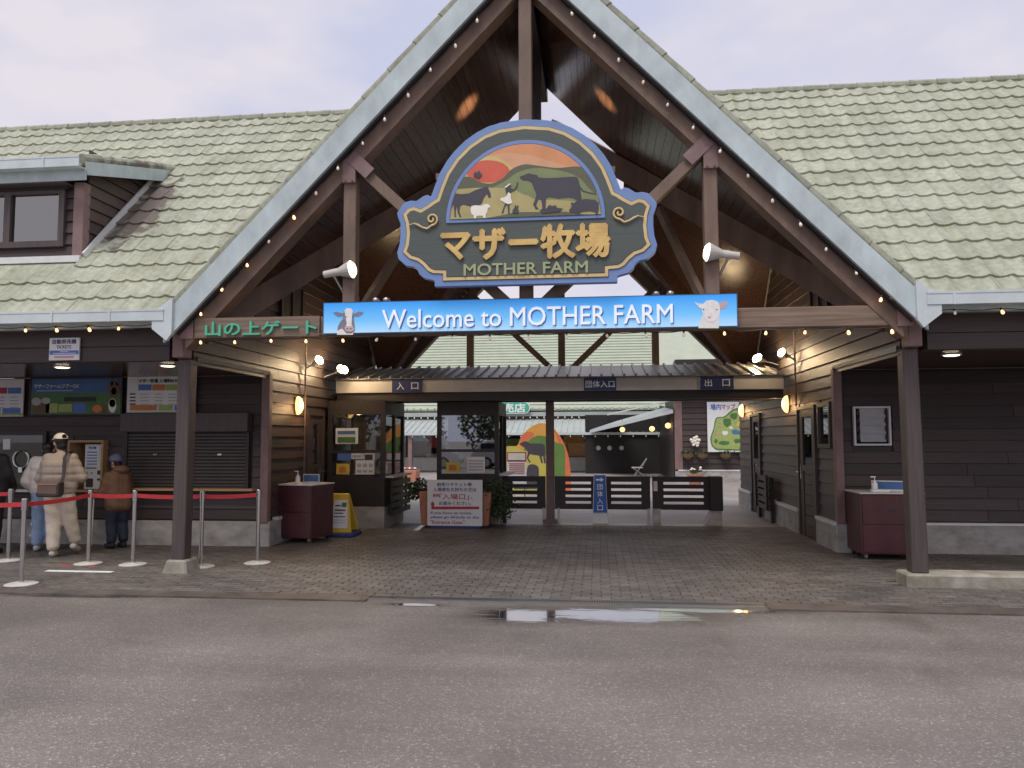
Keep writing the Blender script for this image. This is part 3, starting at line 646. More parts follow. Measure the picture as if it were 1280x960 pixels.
# dormer roof
GY = .42
MB().box(-13, DX-.13, GY-.03, DY0+.0, 4.915, 4.93).build('dormer_soffit', 'post_dark', dm)
dr_ = MB().prism([(-13, GY, 5.19), (DX+.16, GY, 5.19), (DX+.16, 2.50, 5.80), (-13, 2.50, 5.80)], (0, 0, -.05)).build('dormer_roof', 'tile', dm)
MB().box(-13, DX+.18, GY-.05, GY-.03, 4.93, 5.09).build('eave_board', 'pale_fascia', dm)
MB().box(-13, DX+.17, GY-.17, GY-.05, 5.07, 5.08).box(-13, DX+.17, GY-.18, GY-.17, 5.07, 5.19).box(-13, DX+.17, GY-.185, GY-.17, 5.185, 5.205).build('gutter', 'gutter', dm)
for xx in (-6.25, -7.05, -7.85): box('bracket', 'gutter', dm, xx, xx+.025, GY-.19, GY-.05, 5.065, 5.21)
MB().bar((DX+.19, GY-.05, 5.08), (DX+.19, 2.30, 5.64), .03, .17).build('barge_board', 'pale_fascia', dm)
for i in range(7):
    a = i/7; b2 = (i+1.12)/7; mb = MB(); mb.tint = random.uniform(.8, 1)
    mb.tube(Vector((DX+.14, GY-.08, 5.20)).lerp(Vector((DX+.14, 2.42, 5.80)), a), Vector((DX+.14, GY-.08, 5.20)).lerp(Vector((DX+.14, 2.42, 5.80)), min(1, b2)), .062, .075, 10); mb.build('verge_cap', 'tile', dm)

# ------------------------------------------------------------------ right wing
RW, RR, RX = wing('office_wing', 'dark brown office wing right of the gate with green tiled roof', 1, 12.0, 2.52, 4.06)
lay_tiles(RR, .05, 12.0, lambda X, r_: X < 5.6+.18*r_, lambda X, Y: False, 'R')
wall = MB().box(4.12, 12, 2.56, 2.72, .42, 2.54).build('wall', 'dark_panel', RW)
siding(wall, 'Y', 2.56, lambda z: 4.18, lambda z: 9.0, .44, 2.53, .158, 'siding_x', [(4.28, 4.84, 1.44, 2.06)])
MB().box(4.02, 12, 2.44, 2.50, .0, .40).build('plinth', 'concrete', RW, bevel=.01)
MB().box(4.97, 12, 2.47, 2.56, .375, .43).build('sill_strip', 'white_trim', RW)
MB().box(4.045, 4.16, 2.46, 2.58, .40, 2.56).build('corner_post', 'pink_steel', RW, bevel=.01)
wf = MB()
x0, x1, z0, z1 = 4.31, 4.80, 1.48, 2.02
wf.box(x0, x1, 2.48, 2.54, z1-.025, z1).box(x0, x1, 2.48, 2.54, z0, z0+.025).box(x0, x0+.025, 2.48, 2.54, z0+.025, z1-.025).box(x1-.025, x1, 2.48, 2.54, z0+.025, z1-.025)
wf = wf.build('window', 'white_trim', RW)
MB().box(x0+.025, x1-.025, 2.552, 2.558, z0+.025, z1-.025).build('backing', 'dark_room', wf)
for i in range(4):
    za = z0+.05+i*.115
    MB().add([(x0+.09, 2.505, za), (x1-.06, 2.505, za), (x1-.06, 2.53, za+.118), (x0+.09, 2.53, za+.118)], [(0, 1, 2, 3)]).add([(x0+.09, 2.511, za), (x1-.06, 2.511, za), (x1-.06, 2.536, za+.118), (x0+.09, 2.536, za+.118)], [(3, 2, 1, 0)]).build('louvre', 'grey_print', wf)
    for q in (x0+.06, x1-.06): box('louvre_clip', 'ink', wf, q-.012, q+.012, 2.495, 2.53, za+.03, za+.09)
# kerb and raised porch floor on the right
kb = structure(MB().box(4.02, 14, .02, .36, -.05, .15).build('porch_kerb', 'concrete_moss', bevel=.02))
for (nm, X, s) in (('a', -4.67, 0), ('b', -6.12, 0), ('c', 4.8, 0)):
    lab = {'a': 'lit round downlight in the porch ceiling beside the left post', 'b': 'lit round downlight in the porch ceiling above the tour poster', 'c': 'lit round downlight in the right porch ceiling'}[nm]
    dl = thing('downlight', lab, 'lamp', (X, .58, 2.54), 'porch downlights')
    MB().lathe((X, .58, 2.5385), [(.105, 0), (.105, -.012), (.085, -.014)], 20).build('ring', 'white', dl)
    MB().lathe((X, .58, 2.523), [(.084, 0), (.07, -.006)], 20).build('lens', 'down_face', dl)
    ld = bpy.data.lights.new('downlight_lamp', 'SPOT'); ld.energy = 22; ld.spot_size = math.radians(130); ld.spot_blend = .6; ld.color = (1, .85, .65); ld.shadow_soft_size = .06
    lo_ = bpy.data.objects.new('lamp_light', ld); COL.objects.link(lo_); lo_.parent = dl; lo_.location = (0, 0, -.06)

# ------------------------------------------------------------------ passage side walls (belong to the wings)
def ztop(Y): return (2.70+1.02*(Y+.30)) if Y < 3.95 else (2.70+1.02*(8.20-Y))
def y_lo(z): return 2.58 if z < 2.53 else max(.15, (z-2.70)/1.02-.30)
def y_hi(z): return 9.9 if z < 2.75 else 8.20-(z-2.70)/1.02
for s, root, opens in ((-1, LW, [(3.78, 4.58, .0, 2.05)]), (1, RW, [(3.44, 4.52, 0, 2.10), (2.64, 3.30, 1.42, 2.12), (7.45, 8.45, 0, 2.10)])):
    c = 4.08*s; b0, b1 = (4.10, 4.22) if s > 0 else (-4.22, -4.10)
    poly = [(2.60, .4), (9.9, .4), (9.9, 2.72), (8.2, 2.72), (4.17, 6.78), (3.73, 6.78), (.16, 2.95), (.16, 2.56), (2.60, 2.56)]
    pw = MB().prism([(b0, y, z) for y, z in poly], (b1-b0, 0, 0)).build('passage_wall', 'dark_panel', root)
    siding(pw, 'X', c+s*.02, (y_lo if s > 0 else (lambda z: 2.36 if z < 2.53 else y_lo(z))), y_hi, .42, 6.7, .172, 'siding_y', opens, sgn=-s)
    segs = [(2.51, opens[0][0]), (opens[0][1], 9.9)] if s < 0 else [(2.50, 3.44), (4.52, 7.45), (8.45, 9.9)]
    pl = MB()
    for a, b_ in segs: pl.box(min(c-s*.06, c+s*.12), max(c-s*.06, c+s*.12), a, b_, 0, .38)
    pl.build('passage_plinth', 'concrete', root)
    tr = MB()
    for a, b_ in segs: tr.box(min(c-s*.075, c), max(c-s*.075, c), a, b_, .375, .425)
    tr.build('sill_strip', 'white_trim', root)
# doors and windows in the passage walls
def side_door(root, s, y0, y1, ztp, gz0, gz1, handle_y):
    c = 4.08*s; i = lambda d: c-s*d
    lo, hi = lambda d: min(i(d), i(-.06)), lambda d: max(i(d), i(-.06))
    fr = MB()
    for (a, b_, z0, z1) in ((y0, y0+.05, .03, ztp), (y1-.05, y1, .03, ztp), (y0, y1, ztp, ztp+.05)): fr.box(lo(.045), hi(.045), a, b_, z0, z1)
    d = fr.build('door', 'post_dark', root)
    st = MB(); w_ = y1-y0; a, b_ = y0+.05, y1-.05; ga, gb = a+.2, b_-.2
    for (p, q, z0, z1) in ((a, ga, .03, ztp), (gb, b_, .03, ztp), (ga, gb, gz1, ztp), (ga, gb, gz0-.09, gz0)): st.box(lo(.02), hi(.02), p, q, z0, z1)
    st.build('leaf', 'siding_y', d)
    z = .04
    while z < gz0-.12:
        mb = MB(); mb.tint = random.uniform(.85, 1.15); mb.box(lo(.008), hi(.008), ga, gb, z, min(z+.155, gz0-.09)); mb.build('board', 'siding_y', d); z += .163
    MB().box(min(i(0), i(-.008)), max(i(0), i(-.008)), ga, gb, gz0, gz1).build('pane', 'glass_mirror', d)
    MB().box(min(i(-.05), i(-.055)), max(i(-.05), i(-.055)), ga, gb, gz0, gz1).build('curtain', 'paper_warm', d)
    hy = handle_y
    MB().box(min(i(.022), i(.032)), max(i(.022), i(.032)), hy-.02, hy+.02, .93, 1.15).tube((i(.03), hy, 1.03), (i(.075), hy, 1.03), .01).tube((i(.07), hy, 1.03), (i(.07), hy+.10, 1.03), .01).build('handle', 'steel', d)
side_door(RW, 1, 3.46, 4.50, 2.04, 1.15, 1.92, 4.36)
side_door(RW, 1, 7.47, 8.43, 2.04, 1.15, 1.92, 7.62)
side_door(LW, -1, 3.80, 4.56, 1.99, 1.15, 1.85, 4.42)
fr = MB()
for (a, b_, z0, z1) in ((2.66, 3.28, 2.04, 2.10), (2.66, 3.28, 1.44, 1.50), (2.66, 2.72, 1.50, 2.04), (3.22, 3.28, 1.50, 2.04)): fr.box(4.03, 4.10, a, b_, z0, z1)
wf = fr.build('window', 'post_dark', RW); MB().box(4.07, 4.076, 2.72, 3.22, 1.50, 2.04).build('pane', 'glass_mirror', wf); MB().box(4.092, 4.096, 2.72, 3.22, 1.50, 2.04).build('blind', 'paper_warm', wf)
# attic windows above the passage, left and right
for s, root in ((-1, LW), (1, RW)):
    fr = MB(); c = 4.08*s
    for (a, b_, z0, z1) in ((2.6, 3.5, 4.05, 4.12), (2.6, 3.5, 3.30, 3.37), (2.6, 2.67, 3.37, 4.05), (3.43, 3.5, 3.37, 4.05), (3.02, 3.08, 3.37, 4.05)): fr.box(min(c, c-s*.05), max(c, c-s*.05), a, b_, z0, z1)
    wf = fr.build('attic_window', 'dark_panel', root); MB().box(min(c-s*.022, c-s*.03), max(c-s*.022, c-s*.03), 2.67, 3.43, 3.37, 4.05).build('pane', 'dark_room', wf)
    # conduit
    yy = 4.45 if s > 0 else 3.6
    MB().tube((c-s*.05, yy, .42 if s < 0 else 2.1), (c-s*.05, yy, 3.6), .014, n=8).build('conduit', 'brown_steel', root)

# ================================================================== ENTRANCE GATE (gable roof)
GT = thing('entrance_gate', 'tall open timber gable over the entrance with pale blue barge boards', 'gate')
for s in (-1, 1):
    z0 = .16 if s < 0 else .15
    MB().add([(s*4.18-.085, .07, z0), (s*4.18+.085, .07, z0), (s*4.18+.085, .24, z0), (s*4.18-.085, .24, z0), (s*4.15-.08, .05, 2.56), (s*4.15+.08, .05, 2.56), (s*4.15+.08, .22, 2.56), (s*4.15-.08, .22, 2.56)], [(0, 3, 2, 1), (4, 5, 6, 7), (0, 1, 5, 4), (1, 2, 6, 5), (2, 3, 7, 6), (3, 0, 4, 7)]).build('post', 'post_dark', GT, bevel=.012)
    MB().box(s*4.15-.07, s*4.15+.07, -.10, .10, 2.56, 3.12).build('post_cap', 'pink_steel', GT, bevel=.006)
    # end plate of the gutter
    MB().prism([(s*4.06, -.40, 3.21), (s*4.30, -.40, 3.05), (s*4.30, -.40, 2.86), (s*4.12, -.40, 2.72), (s*4.06, -.40, 2.80)], (0, .05, 0)).build('end_plate', 'gutter', GT)
MB().add([(-4.34, 0, 0), (-4.02, 0, 0), (-4.02, .35, 0), (-4.34, .35, 0), (-4.30, .03, .17), (-4.06, .03, .17), (-4.06, .31, .17), (-4.30, .31, .17)], [(0, 3, 2, 1), (4, 5, 6, 7), (0, 1, 5, 4), (1, 2, 6, 5), (2, 3, 7, 6), (3, 0, 4, 7)]).build('footing', 'concrete_moss', GT, bevel=.02)
def slope_strip(s, za, zb, y0, y1, xe, name, mt):
    # band between two parallel lines Z = za-1.03|X| and zb-1.03|X|
    MB().prism([(0, y0, za), (s*xe, y0, za-1.03*xe), (s*xe, y0, zb-1.03*xe), (0, y0, zb)], (0, y1-y0, 0)).build(name, mt, GT)
def truss(YT, flip):
    d = -.07 if not flip else .07
    for s in (-1, 1):
        slope_strip(s, 7.0, 6.74, YT-.11, YT+.11, 3.98, 'rafter', 'timber')
        MB().box(s*2.04-.075, s*2.04+.075, YT-.075, YT+.075, 2.98, 4.80).build('strut', 'timber', GT, bevel=.008)
        MB().bar((s*1.98, YT, 4.78), (s*.08, YT, 2.98), .12, .17, (0, 1, 0)).build('brace', 'timber', GT)
        if not flip:
            MB().box(s*2.04-.076, s*2.04+.076, YT-.118, YT-.076, 4.54, 4.86).build('connector_plate', 'pink_steel', GT)
            q = Vector((-s*.70, 0, -.66)).normalized(); a = Vector((s*2.03, YT-.118, 4.86))
            MB().bar(a, a+q*.33, .02, .15, (q.z, 0, -q.x)).build('connector_plate', 'pink_steel', GT)
            for bx_, bz_ in ((-.04, 4.56), (.04, 4.56)): MB().tube((s*2.04+bx_, YT-.118, bz_), (s*2.04+bx_, YT-.135, bz_), .014, n=8).build('bolt', 'brown_steel', GT)
    MB().box(-.075, .075, YT-.076, YT+.076, 2.98, 6.78).build('king_post', 'timber', GT, bevel=.008)
    MB().box(-4.0, 4.0, YT-.10, YT+.10, 2.77, 2.99).build('tie_beam', 'timber_x', GT, bevel=.01)
FY = -.12
truss(FY, False); truss(8.25, True)
for s in (-1, 1):
    # barge board and verge caps
    slope_strip(s, 7.33, 7.005, -.36, -.31, 4.18, 'barge_board', 'pale_fascia')
    slope_strip(s, 7.0, 6.97, -.31, -.23, 4.05, 'drip_edge', 'dark_panel')
    dirv = Vector((s, 0, -1.03)).normalized(); nrm = Vector((s*1.03, 0, 1)).normalized(); Lr = 4.16*math.sqrt(1+1.03**2); i = 0
    while i*.43 < Lr-.1:
        a = Vector((0, -.27, 7.33))+dirv*(i*.43)+nrm*.012; b_ = Vector((0, -.27, 7.33))+dirv*min(Lr, (i+1)*.43+.03)+nrm*.012
        mb = MB(); mb.tint = random.uniform(.62, .8); mb.tube(b_, a, .090, .078, 12); mb.build('verge_cap', 'tile', GT); i += 1
    # connector at the beam end
    MB().box(s*3.98-.06, s*3.98+.10, FY-.13, FY-.10, 2.76, 3.02).build('beam_plate', 'pink_steel', GT)
    MB().box(s*3.97-.05, s*3.97+.09, FY-.13, FY-.10, 3.03, 3.20).build('beam_plate', 'pink_steel', GT)
    # gable roof deck (above) and soffit planks (below)
    for y0, y1, cut in ((-.30, 2.85, 1), (5.05, 8.6, 1)):
        xs = [0, 4.18]
    def yend(x): return min(2.78, 3.92-1.0*abs(x))
    def yend_top(x): return min(2.78, (z_gab(x)-3.03)/1.02-.30+.05)
    dk = MB(); xs = [k*.35 for k in range(12)]+[4.16]
    for xa, xb in zip(xs[:-1], xs[1:]):
        ya, yb = max(-.25, yend_top(xa)), max(-.25, yend_top(xb))
        dk.prism([(s*xa, -.30, z_gab(xa)), (s*xb, -.30, z_gab(xb)), (s*xb, yb, z_gab(xb)), (s*xa, ya, z_gab(xa))], nrm*-.10)
        dk.prism([(s*xa, 8.5, z_gab(xa)), (s*xb, 8.5, z_gab(xb)), (s*xb, 7.9-yb, z_gab(xb)), (s*xa, 7.9-ya, z_gab(xa))], nrm*-.10)
    dk.build('roof_deck', 'tile', GT)
    k = 0; pwid = .13; dx = pwid/math.sqrt(1+1.03**2); x = .02
    while x < 4.05:
        ya, yb = yend(x), yend(x+dx*.96); mb = MB(); mb.tint = random.uniform(.72, 1.25)
        za, zb = 7.0-1.03*x, 7.0-1.03*(x+dx*.96)
        if max(ya, yb) > -.0: mb.prism([(s*x, -.24, za), (s*(x+dx*.96), -.24, zb), (s*(x+dx*.96), max(-.1, yb), zb), (s*x, max(-.1, ya), za)], nrm*.03); mb.build('soffit_plank', 'soffit', GT)
        mb = MB(); mb.tint = random.uniform(.72, 1.25)
        mb.prism([(s*x, 8.45, za), (s*(x+dx*.96), 8.45, zb), (s*(x+dx*.96), 7.9-yb, zb), (s*x, 7.9-ya, za)], nrm*.03); mb.build('soffit_plank', 'soffit', GT)
        x += dx
    # lining under the main roof beside the valley, front and rear
    def lin(x): return 2.72+1.02*(3.92-abs(x)+.30)
    for f in (0, 1):
        Yv = lambda y: y if f == 0 else 7.9-y
        ln_ = MB(); xs = [1.28, 1.7, 2.4, 3.2, 4.05]
        for xa, xb in zip(xs[:-1], xs[1:]):
            ln_.prism([(s*xa, Yv(3.92-xa), lin(xa)), (s*xb, Yv(3.92-xb), lin(xb)), (s*xb, Yv(3.73), 6.83), (s*xa, Yv(3.73), 6.83)], (0, 0, .03))
        if f == 0: ln_.box(min(s*1.28, s*4.05), max(s*1.28, s*4.05), 3.70, 4.20, 6.83, 6.86)
        ln_.build('roof_lining', 'soffit', GT)
        MB().bar((s*3.92, Yv(-.02), 2.86), (s*.06, Yv(3.84), 6.74), .12, .30, (0, 0, 1)).build('valley_beam', 'timber' if f == 0 else 'soffit', GT)
    # inner raking props
    MB().bar((s*2.02, .05, 3.0), (s*1.62, 1.5, 4.6), .07, .11, (0, 0, 1)).build('prop', 'timber', GT)
MB().box(-.07, .07, 1.25, 1.39, 4.3, 6.95).build('king_post', 'post_dark', GT)
MB().bar((0, 0, 6.88), (0, 2.95, 6.88), .12, .16).build('ridge_beam', 'post_dark', GT)

# ================================================================== FARM SIGN
SY = -.42
FS = thing('farm_sign', 'large carved farm sign with blue border, gold lettering and arched painting of animals', 'sign', (0, SY, 3.25))
def CR(cx, cy): p = PY(480+cx/3.097, 130+cy/3.097, SY); return (p.x, p.z)
half = [(578, 57), (632, 62), (684, 73), (730, 92), (776, 120), (818, 156), (852, 195), (880, 240), (900, 288), (916, 330), (930, 322), (948, 326), (975, 343), (1000, 340), (1024, 345), (1040, 362), (1057, 385), (1054, 402), (1043, 430), (1043, 468), (1047, 510), (1058, 545), (1052, 572), (1022, 600), (992, 606), (976, 616), (966, 638), (948, 654), (912, 664), (904, 668), (904, 690)]
hw = [CR(*p) for p in half]; cxs = .01
right = [(max(.0, x-cxs), z) for x, z in hw]; right[0] = (0, right[0][1])
outl = right+[(-x, z) for x, z in reversed(right[1:])]
outl = [(x+cxs, z) for x, z in outl]
def inset(poly, d):
    n = len(poly); res = []
    ar = sum(poly[i][0]*poly[(i+1) % n][1]-poly[(i+1) % n][0]*poly[i][1] for i in range(n)); sg = 1 if ar > 0 else -1
    for i in range(n):
        p0, p1, p2 = Vector(poly[i-1]), Vector(poly[i]), Vector(poly[(i+1) % n])
        a = (p1-p0).normalized(); b_ = (p2-p1).normalized(); na = Vector((-a.y, a.x))*sg; nb = Vector((-b_.y, b_.x))*sg
        m_ = na+nb; m_ = m_/max(.45, m_.dot(na)) if m_.length > 1e-6 else na
        q = p1+m_*d; res.append((q.x, q.y))
    return res
MB().xz(outl, SY, .09).build('border', 'sign_blue', FS, bevel=.006)
half2 = [(578, 85), (640, 92), (700, 110), (760, 145), (810, 190), (850, 245), (872, 295), (890, 343), (905, 350), (930, 366), (958, 380), (985, 368), (1010, 374), (1030, 395), (1019, 430), (1015, 470), (1020, 515), (1032, 546), (1005, 572), (972, 584), (950, 602), (930, 625), (910, 636), (868, 640), (868, 668)]
r2 = [(max(.0, x-cxs), z) for x, z in [CR(*p) for p in half2]]; r2[0] = (0, r2[0][1]); outl2 = [(x+cxs, z) for x, z in r2+[(-x, z) for x, z in reversed(r2[1:])]]
MB().xz(inset(outl2, -.006), SY-.004, .02).build('trim_edge', 'leather_dark', FS)
MB().xz(outl2, SY-.012, .03).build('gold_trim', 'sign_trim', FS)
MB().xz(inset(outl2, .036), SY-.014, .03).build('field_edge', 'leather_dark', FS)
MB().xz(inset(outl2, .041), SY-.016, .03).build('field', 'sign_green', FS)
# arched painting
def SP(cx, cy, y=None): p = PY(530+cx/5.12, 170+cy/5.12, SY-.03); return (p.x, p.z)
c_l, c_r, c_t = SP(140, 560), SP(1160, 522), SP(650, 30)
acx, az, arx, arz = (c_l[0]+c_r[0])/2, (c_l[1]+c_r[1])/2, (c_r[0]-c_l[0])/2, c_t[1]-(c_l[1]+c_r[1])/2
def arch(rx, rz, zb, n=40):
    a = [(acx+rx*math.cos(math.pi*(1-i/n)), az+.01+rz*math.sin(math.pi*(1-i/n))) for i in range(n+1)]; a = [q for q in a if q[1] > zb+.003]
    return [(a[0][0], zb)]+a+[(a[-1][0], zb)]
MB().xz(arch(arx, arz, az-.0), SY-.030, .02).build('arch_frame', 'sign_blue', FS, bevel=.004)
pa = MB().xz(arch(arx-.045, arz-.045, az+.04), SY-.022, .012); 
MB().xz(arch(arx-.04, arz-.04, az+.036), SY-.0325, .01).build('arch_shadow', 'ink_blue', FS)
INR = (arx-.046, arz-.046)
def clip(pts):
    r_ = []
    for x, z in pts:
        dx, dz = (x-acx)/INR[0], max(0, z-az-.01)/INR[1]; l_ = math.hypot(dx, dz)
        if l_ > 1: x = acx+(x-acx)/l_; z = az+.01+(z-az-.01)/l_
        r_.append((x, max(z, az+.04)))
    return r_
lay = [0]
def art(name, mt, pts, smooth_n=0, dp=.0006):
    lay[0] += 1; y = SY-.034-lay[0]*dp
    MB().xz(clip([SP(*p) for p in pts]), y, dp*.9).build(name, mt, FS)
def curve(pts, n=6):            # Catmull-Rom through the points
    res = []
    for i in range(len(pts)-1):
        p0, p1, p2, p3 = pts[max(0, i-1)], pts[i], pts[i+1], pts[min(len(pts)-1, i+2)]
        for k in range(n):
            t_ = k/n; res.append(tuple(.5*((2*p1[j])+(-p0[j]+p2[j])*t_+(2*p0[j]-5*p1[j]+4*p2[j]-p3[j])*t_**2+(-p0[j]+3*p1[j]-3*p2[j]+p3[j])*t_**3) for j in (0, 1)))
    return res+[pts[-1]]
MB().xz(arch(*INR, az+.04), SY-.0335, .0008).build('painted_sky', 'art_orange', FS)
art('painted_glow', 'art_peach', curve([(250, 250), (380, 150), (520, 110), (700, 130), (900, 190), (980, 200)])+[(980, 300), (250, 300)])
art('painted_glow', 'art_yellow', curve([(300, 190), (400, 130), (500, 150), (560, 200), (600, 260)])+[(500, 330), (300, 330)])
art('painted_sun', 'art_red', [(410+138*math.cos(a*math.pi/16), 228+72*math.sin(a*math.pi/16)) for a in range(32)])
art('painted_hill', 'art_hill', curve([(230, 290), (265, 262), (310, 268), (360, 296), (430, 305), (500, 275), (560, 215), (640, 183), (720, 190), (850, 205), (980, 196), (1060, 215), (1150, 330)])+[(1150, 520), (160, 520), (190, 360)])
art('painted_hill', 'art_green', curve([(430, 335), (520, 290), (600, 235), (700, 207), (800, 212), (920, 235), (1000, 275), (1050, 330), (1120, 400)])+[(1130, 470), (700, 430), (430, 400)])
art('painted_field', 'art_field', curve([(180, 345), (300, 335), (430, 332), (560, 340), (640, 365), (720, 410), (830, 410), (960, 420), (1060, 440), (1130, 440)])+[(1140, 520), (165, 540)])
art('painted_hill', 'art_green', curve([(560, 335), (640, 345), (700, 385), (640, 375), (560, 335)]))
art('painted_ground', 'art_hill', curve([(380, 530), (480, 512), (600, 490), (760, 488), (900, 486), (1000, 500), (1130, 505)])+[(1150, 540), (300, 545)])
COW = curve([(612, 262), (640, 252), (672, 240), (690, 246), (725, 252), (728, 262), (760, 270), (860, 268), (960, 262), (985, 275), (998, 320), (1004, 370)], 4)+[(1010, 405), (985, 415), (955, 400), (925, 395), (860, 402), (800, 392), (782, 402), (778, 470), (758, 468), (752, 415), (735, 405), (718, 445), (735, 470), (715, 472), (698, 440), (712, 405), (720, 375), (705, 340), (690, 300), (665, 288), (635, 285), (618, 275)]
art('painted_cow', 'art_black', COW)
art('painted_cow_tail', 'art_black', [(985, 275), (997, 320), (1020, 350), (1060, 362), (1100, 372), (1098, 377), (1055, 368), (1014, 357), (990, 325)])
HORSE = [(182, 378), (205, 370), (240, 374), (290, 368), (330, 348), (365, 336), (385, 332), (402, 322), (410, 332), (425, 362), (430, 388), (424, 398), (412, 394), (404, 372), (385, 395), (372, 430), (352, 448), (300, 452), (250, 440), (232, 452), (228, 485), (240, 520), (230, 522), (216, 488), (212, 450), (204, 480), (206, 520), (197, 520), (194, 470), (186, 430)]
art('painted_horse', 'art_black', HORSE)
art('painted_horse_tail', 'art_black', [(186, 380), (180, 400), (174, 440), (177, 480), (183, 450), (190, 410)])
art('painted_sheep', 'flower', [(298, 470), (305, 450), (330, 445), (372, 448), (385, 438), (412, 438), (424, 448), (425, 458), (410, 462), (405, 490), (395, 505), (395, 535), (382, 535), (378, 512), (345, 512), (335, 520), (333, 535), (320, 535), (318, 510), (304, 500)])
art('painted_girl', 'art_black', [(520, 318), (545, 308), (558, 318), (556, 338), (575, 345), (590, 325), (596, 298), (604, 300), (598, 330), (580, 352), (556, 362), (555, 385), (560, 430), (548, 440), (548, 500), (540, 500), (534, 440), (518, 455), (510, 488), (502, 500), (498, 494), (506, 470), (520, 430), (530, 380), (522, 350)])
art('painted_dress', 'flower', [(540, 362), (556, 372), (556, 395), (566, 432), (540, 438), (510, 425), (488, 412), (492, 398), (515, 395), (530, 385)])
art('painted_hat', 'flower', [(515, 328), (550, 305), (556, 310), (522, 335)])
art('painted_rabbit', 'art_black', [(566, 495), (568, 475), (580, 462), (582, 445), (590, 445), (590, 456), (602, 446), (606, 452), (600, 468), (608, 478), (605, 498)])
art('painted_ducks', 'art_black', [(740, 480), (760, 465), (770, 472), (790, 462), (795, 448), (812, 444), (820, 452), (832, 446), (848, 448), (850, 462), (890, 466), (870, 485), (760, 498)])
art('painted_pig', 'art_black', [(928, 478), (945, 455), (940, 425), (960, 432), (985, 412), (1040, 405), (1095, 412), (1118, 430), (1118, 470), (1110, 506), (1098, 506), (1096, 486), (1060, 480), (1010, 485), (990, 498), (955, 490), (935, 488)])
art('painted_rooster', 'art_black', [(320, 245), (330, 232), (345, 238), (350, 224), (358, 228), (360, 245), (372, 240), (370, 255), (355, 268), (350, 282), (344, 268), (328, 265), (318, 258)])
text('マザー牧場', *[v for v in (PY(551.5, 300, SY).x, PY(763, 300, SY).x, PY(657, 325.5, SY).z, PY(657, 282, SY).z)], SY-.022, 'sign_gold', FS, bold=.038, depth=.022)
text('MOTHER FARM', PY(580, 336, SY).x, PY(735, 336, SY).x, PY(657, 343.5, SY).z, PY(657, 328.5, SY).z, SY-.022, 'sign_sage', FS, bold=.018, depth=.008)
# scrolls
for s in (-1, 1):
    sx = lambda v: cxs+s*(v-cxs); c0 = Vector((sx(PY(774, 267, SY).x), SY-.034, PY(774, 267, SY).z)); pts = []
    for k in range(22):
        a = k*.42; rr = .012+.0028*k; pts.append(c0+Vector((s*rr*math.cos(a+2.2), 0, rr*math.sin(a+2.2))))
    q = pts[-1]
    for dx, dz in ((.05, -.035), (.10, -.02), (.16, .02), (.20, .03), (.26, .015)): pts.append(Vector((q.x+s*dx, q.y, q.z+dz)))
    mb = MB()
    for i in range(len(pts)-1):
        r0 = .012 if i < 20 else .014*(1-(i-20)/8); mb.tube(pts[i], pts[i+1], max(.003, r0), max(.003, r0), 8)
    mb.bar(pts[-4], pts[-4]+Vector((s*.10, 0, .055)), .012, .014); mb.build('scroll', 'sign_trim', FS)
MB().box(-1.0, 1.0, SY+.09, FY-.07, 3.55, 3.62).box(-1.0, 1.0, SY+.09, FY-.07, 4.5, 4.57).build('bracket', 'brown_steel', FS)

# ================================================================== WELCOME BANNER
BY = -.30
WB = thing('welcome_banner', 'long blue backlit banner reading Welcome to MOTHER FARM with cow and sheep heads', 'sign', (0, BY, 2.78))
MB().box(-2.30, 2.28, BY, BY+.075, 2.775, 3.135).build('casing', 'welcome_edge', WB)
MB().box(-2.29, 2.27, BY-.004, BY, 2.785, 3.125).build('print', 'welcome_print', WB)
x0, x1 = PY(478, 400, BY).x, PY(841, 395, BY).x
text('Welcome to MOTHER FARM', x0+.012, x1+.012, 2.815, 3.025, BY-.0045, 'blue_print', WB, 'letter_shadow', bold=.006, depth=.004)
text('Welcome to MOTHER FARM', x0, x1, 2.825, 3.035, BY-.009, 'welcome_letter', WB, bold=.005, depth=.012)
def BP(cx, cy, Y=BY): p = PY(400+cx/4.923, 360+cy/4.923, Y); return (p.x, p.z)
def BQ(cx, cy, Y=BY): p = PY(700+cx/4.923, 310+cy/4.923, Y); return (p.x, p.z)
def flat(name, mt, pts, F, k, par): MB().xz([F(*p) for p in pts], BY-.005-.0016*k, .0014).build(name, mt, par)
mat('cow_grey', (.20, .19, .24), .5, .2, 20, emit=(.2, .19, .24), estr=.06); mat('cow_white', (.74, .72, .70), .5, .1, 20, emit=(.74, .72, .7), estr=.06); mat('cow_pink', (.55, .38, .38), .5, .1, 20, emit=(.55, .38, .38), estr=.06)
flat('cow_neck', 'cow_grey', [(110, 240), (125, 210), (150, 180), (205, 190), (215, 260), (200, 282), (108, 285)], BP, 1, WB)
flat('cow_chest', 'cow_white', [(108, 265), (135, 250), (160, 270), (205, 270), (205, 288), (105, 288)], BP, 2, WB)
flat('cow_ear', 'cow_grey', [(82, 152), (100, 147), (150, 158), (148, 172), (115, 178), (95, 168)], BP, 2, WB); flat('cow_ear', 'cow_grey', [(210, 160), (240, 145), (268, 150), (258, 166), (228, 178), (206, 172)], BP, 2, WB)
flat('cow_head', 'cow_grey', [(148, 140), (160, 128), (195, 128), (206, 145), (208, 180), (214, 225), (216, 262), (195, 280), (165, 280), (148, 262), (150, 220), (142, 180)], BP, 3, WB)
flat('cow_blaze', 'cow_white', [(152, 140), (165, 124), (195, 128), (204, 142), (198, 175), (196, 225), (204, 240), (160, 240), (166, 220), (160, 180)], BP, 4, WB)
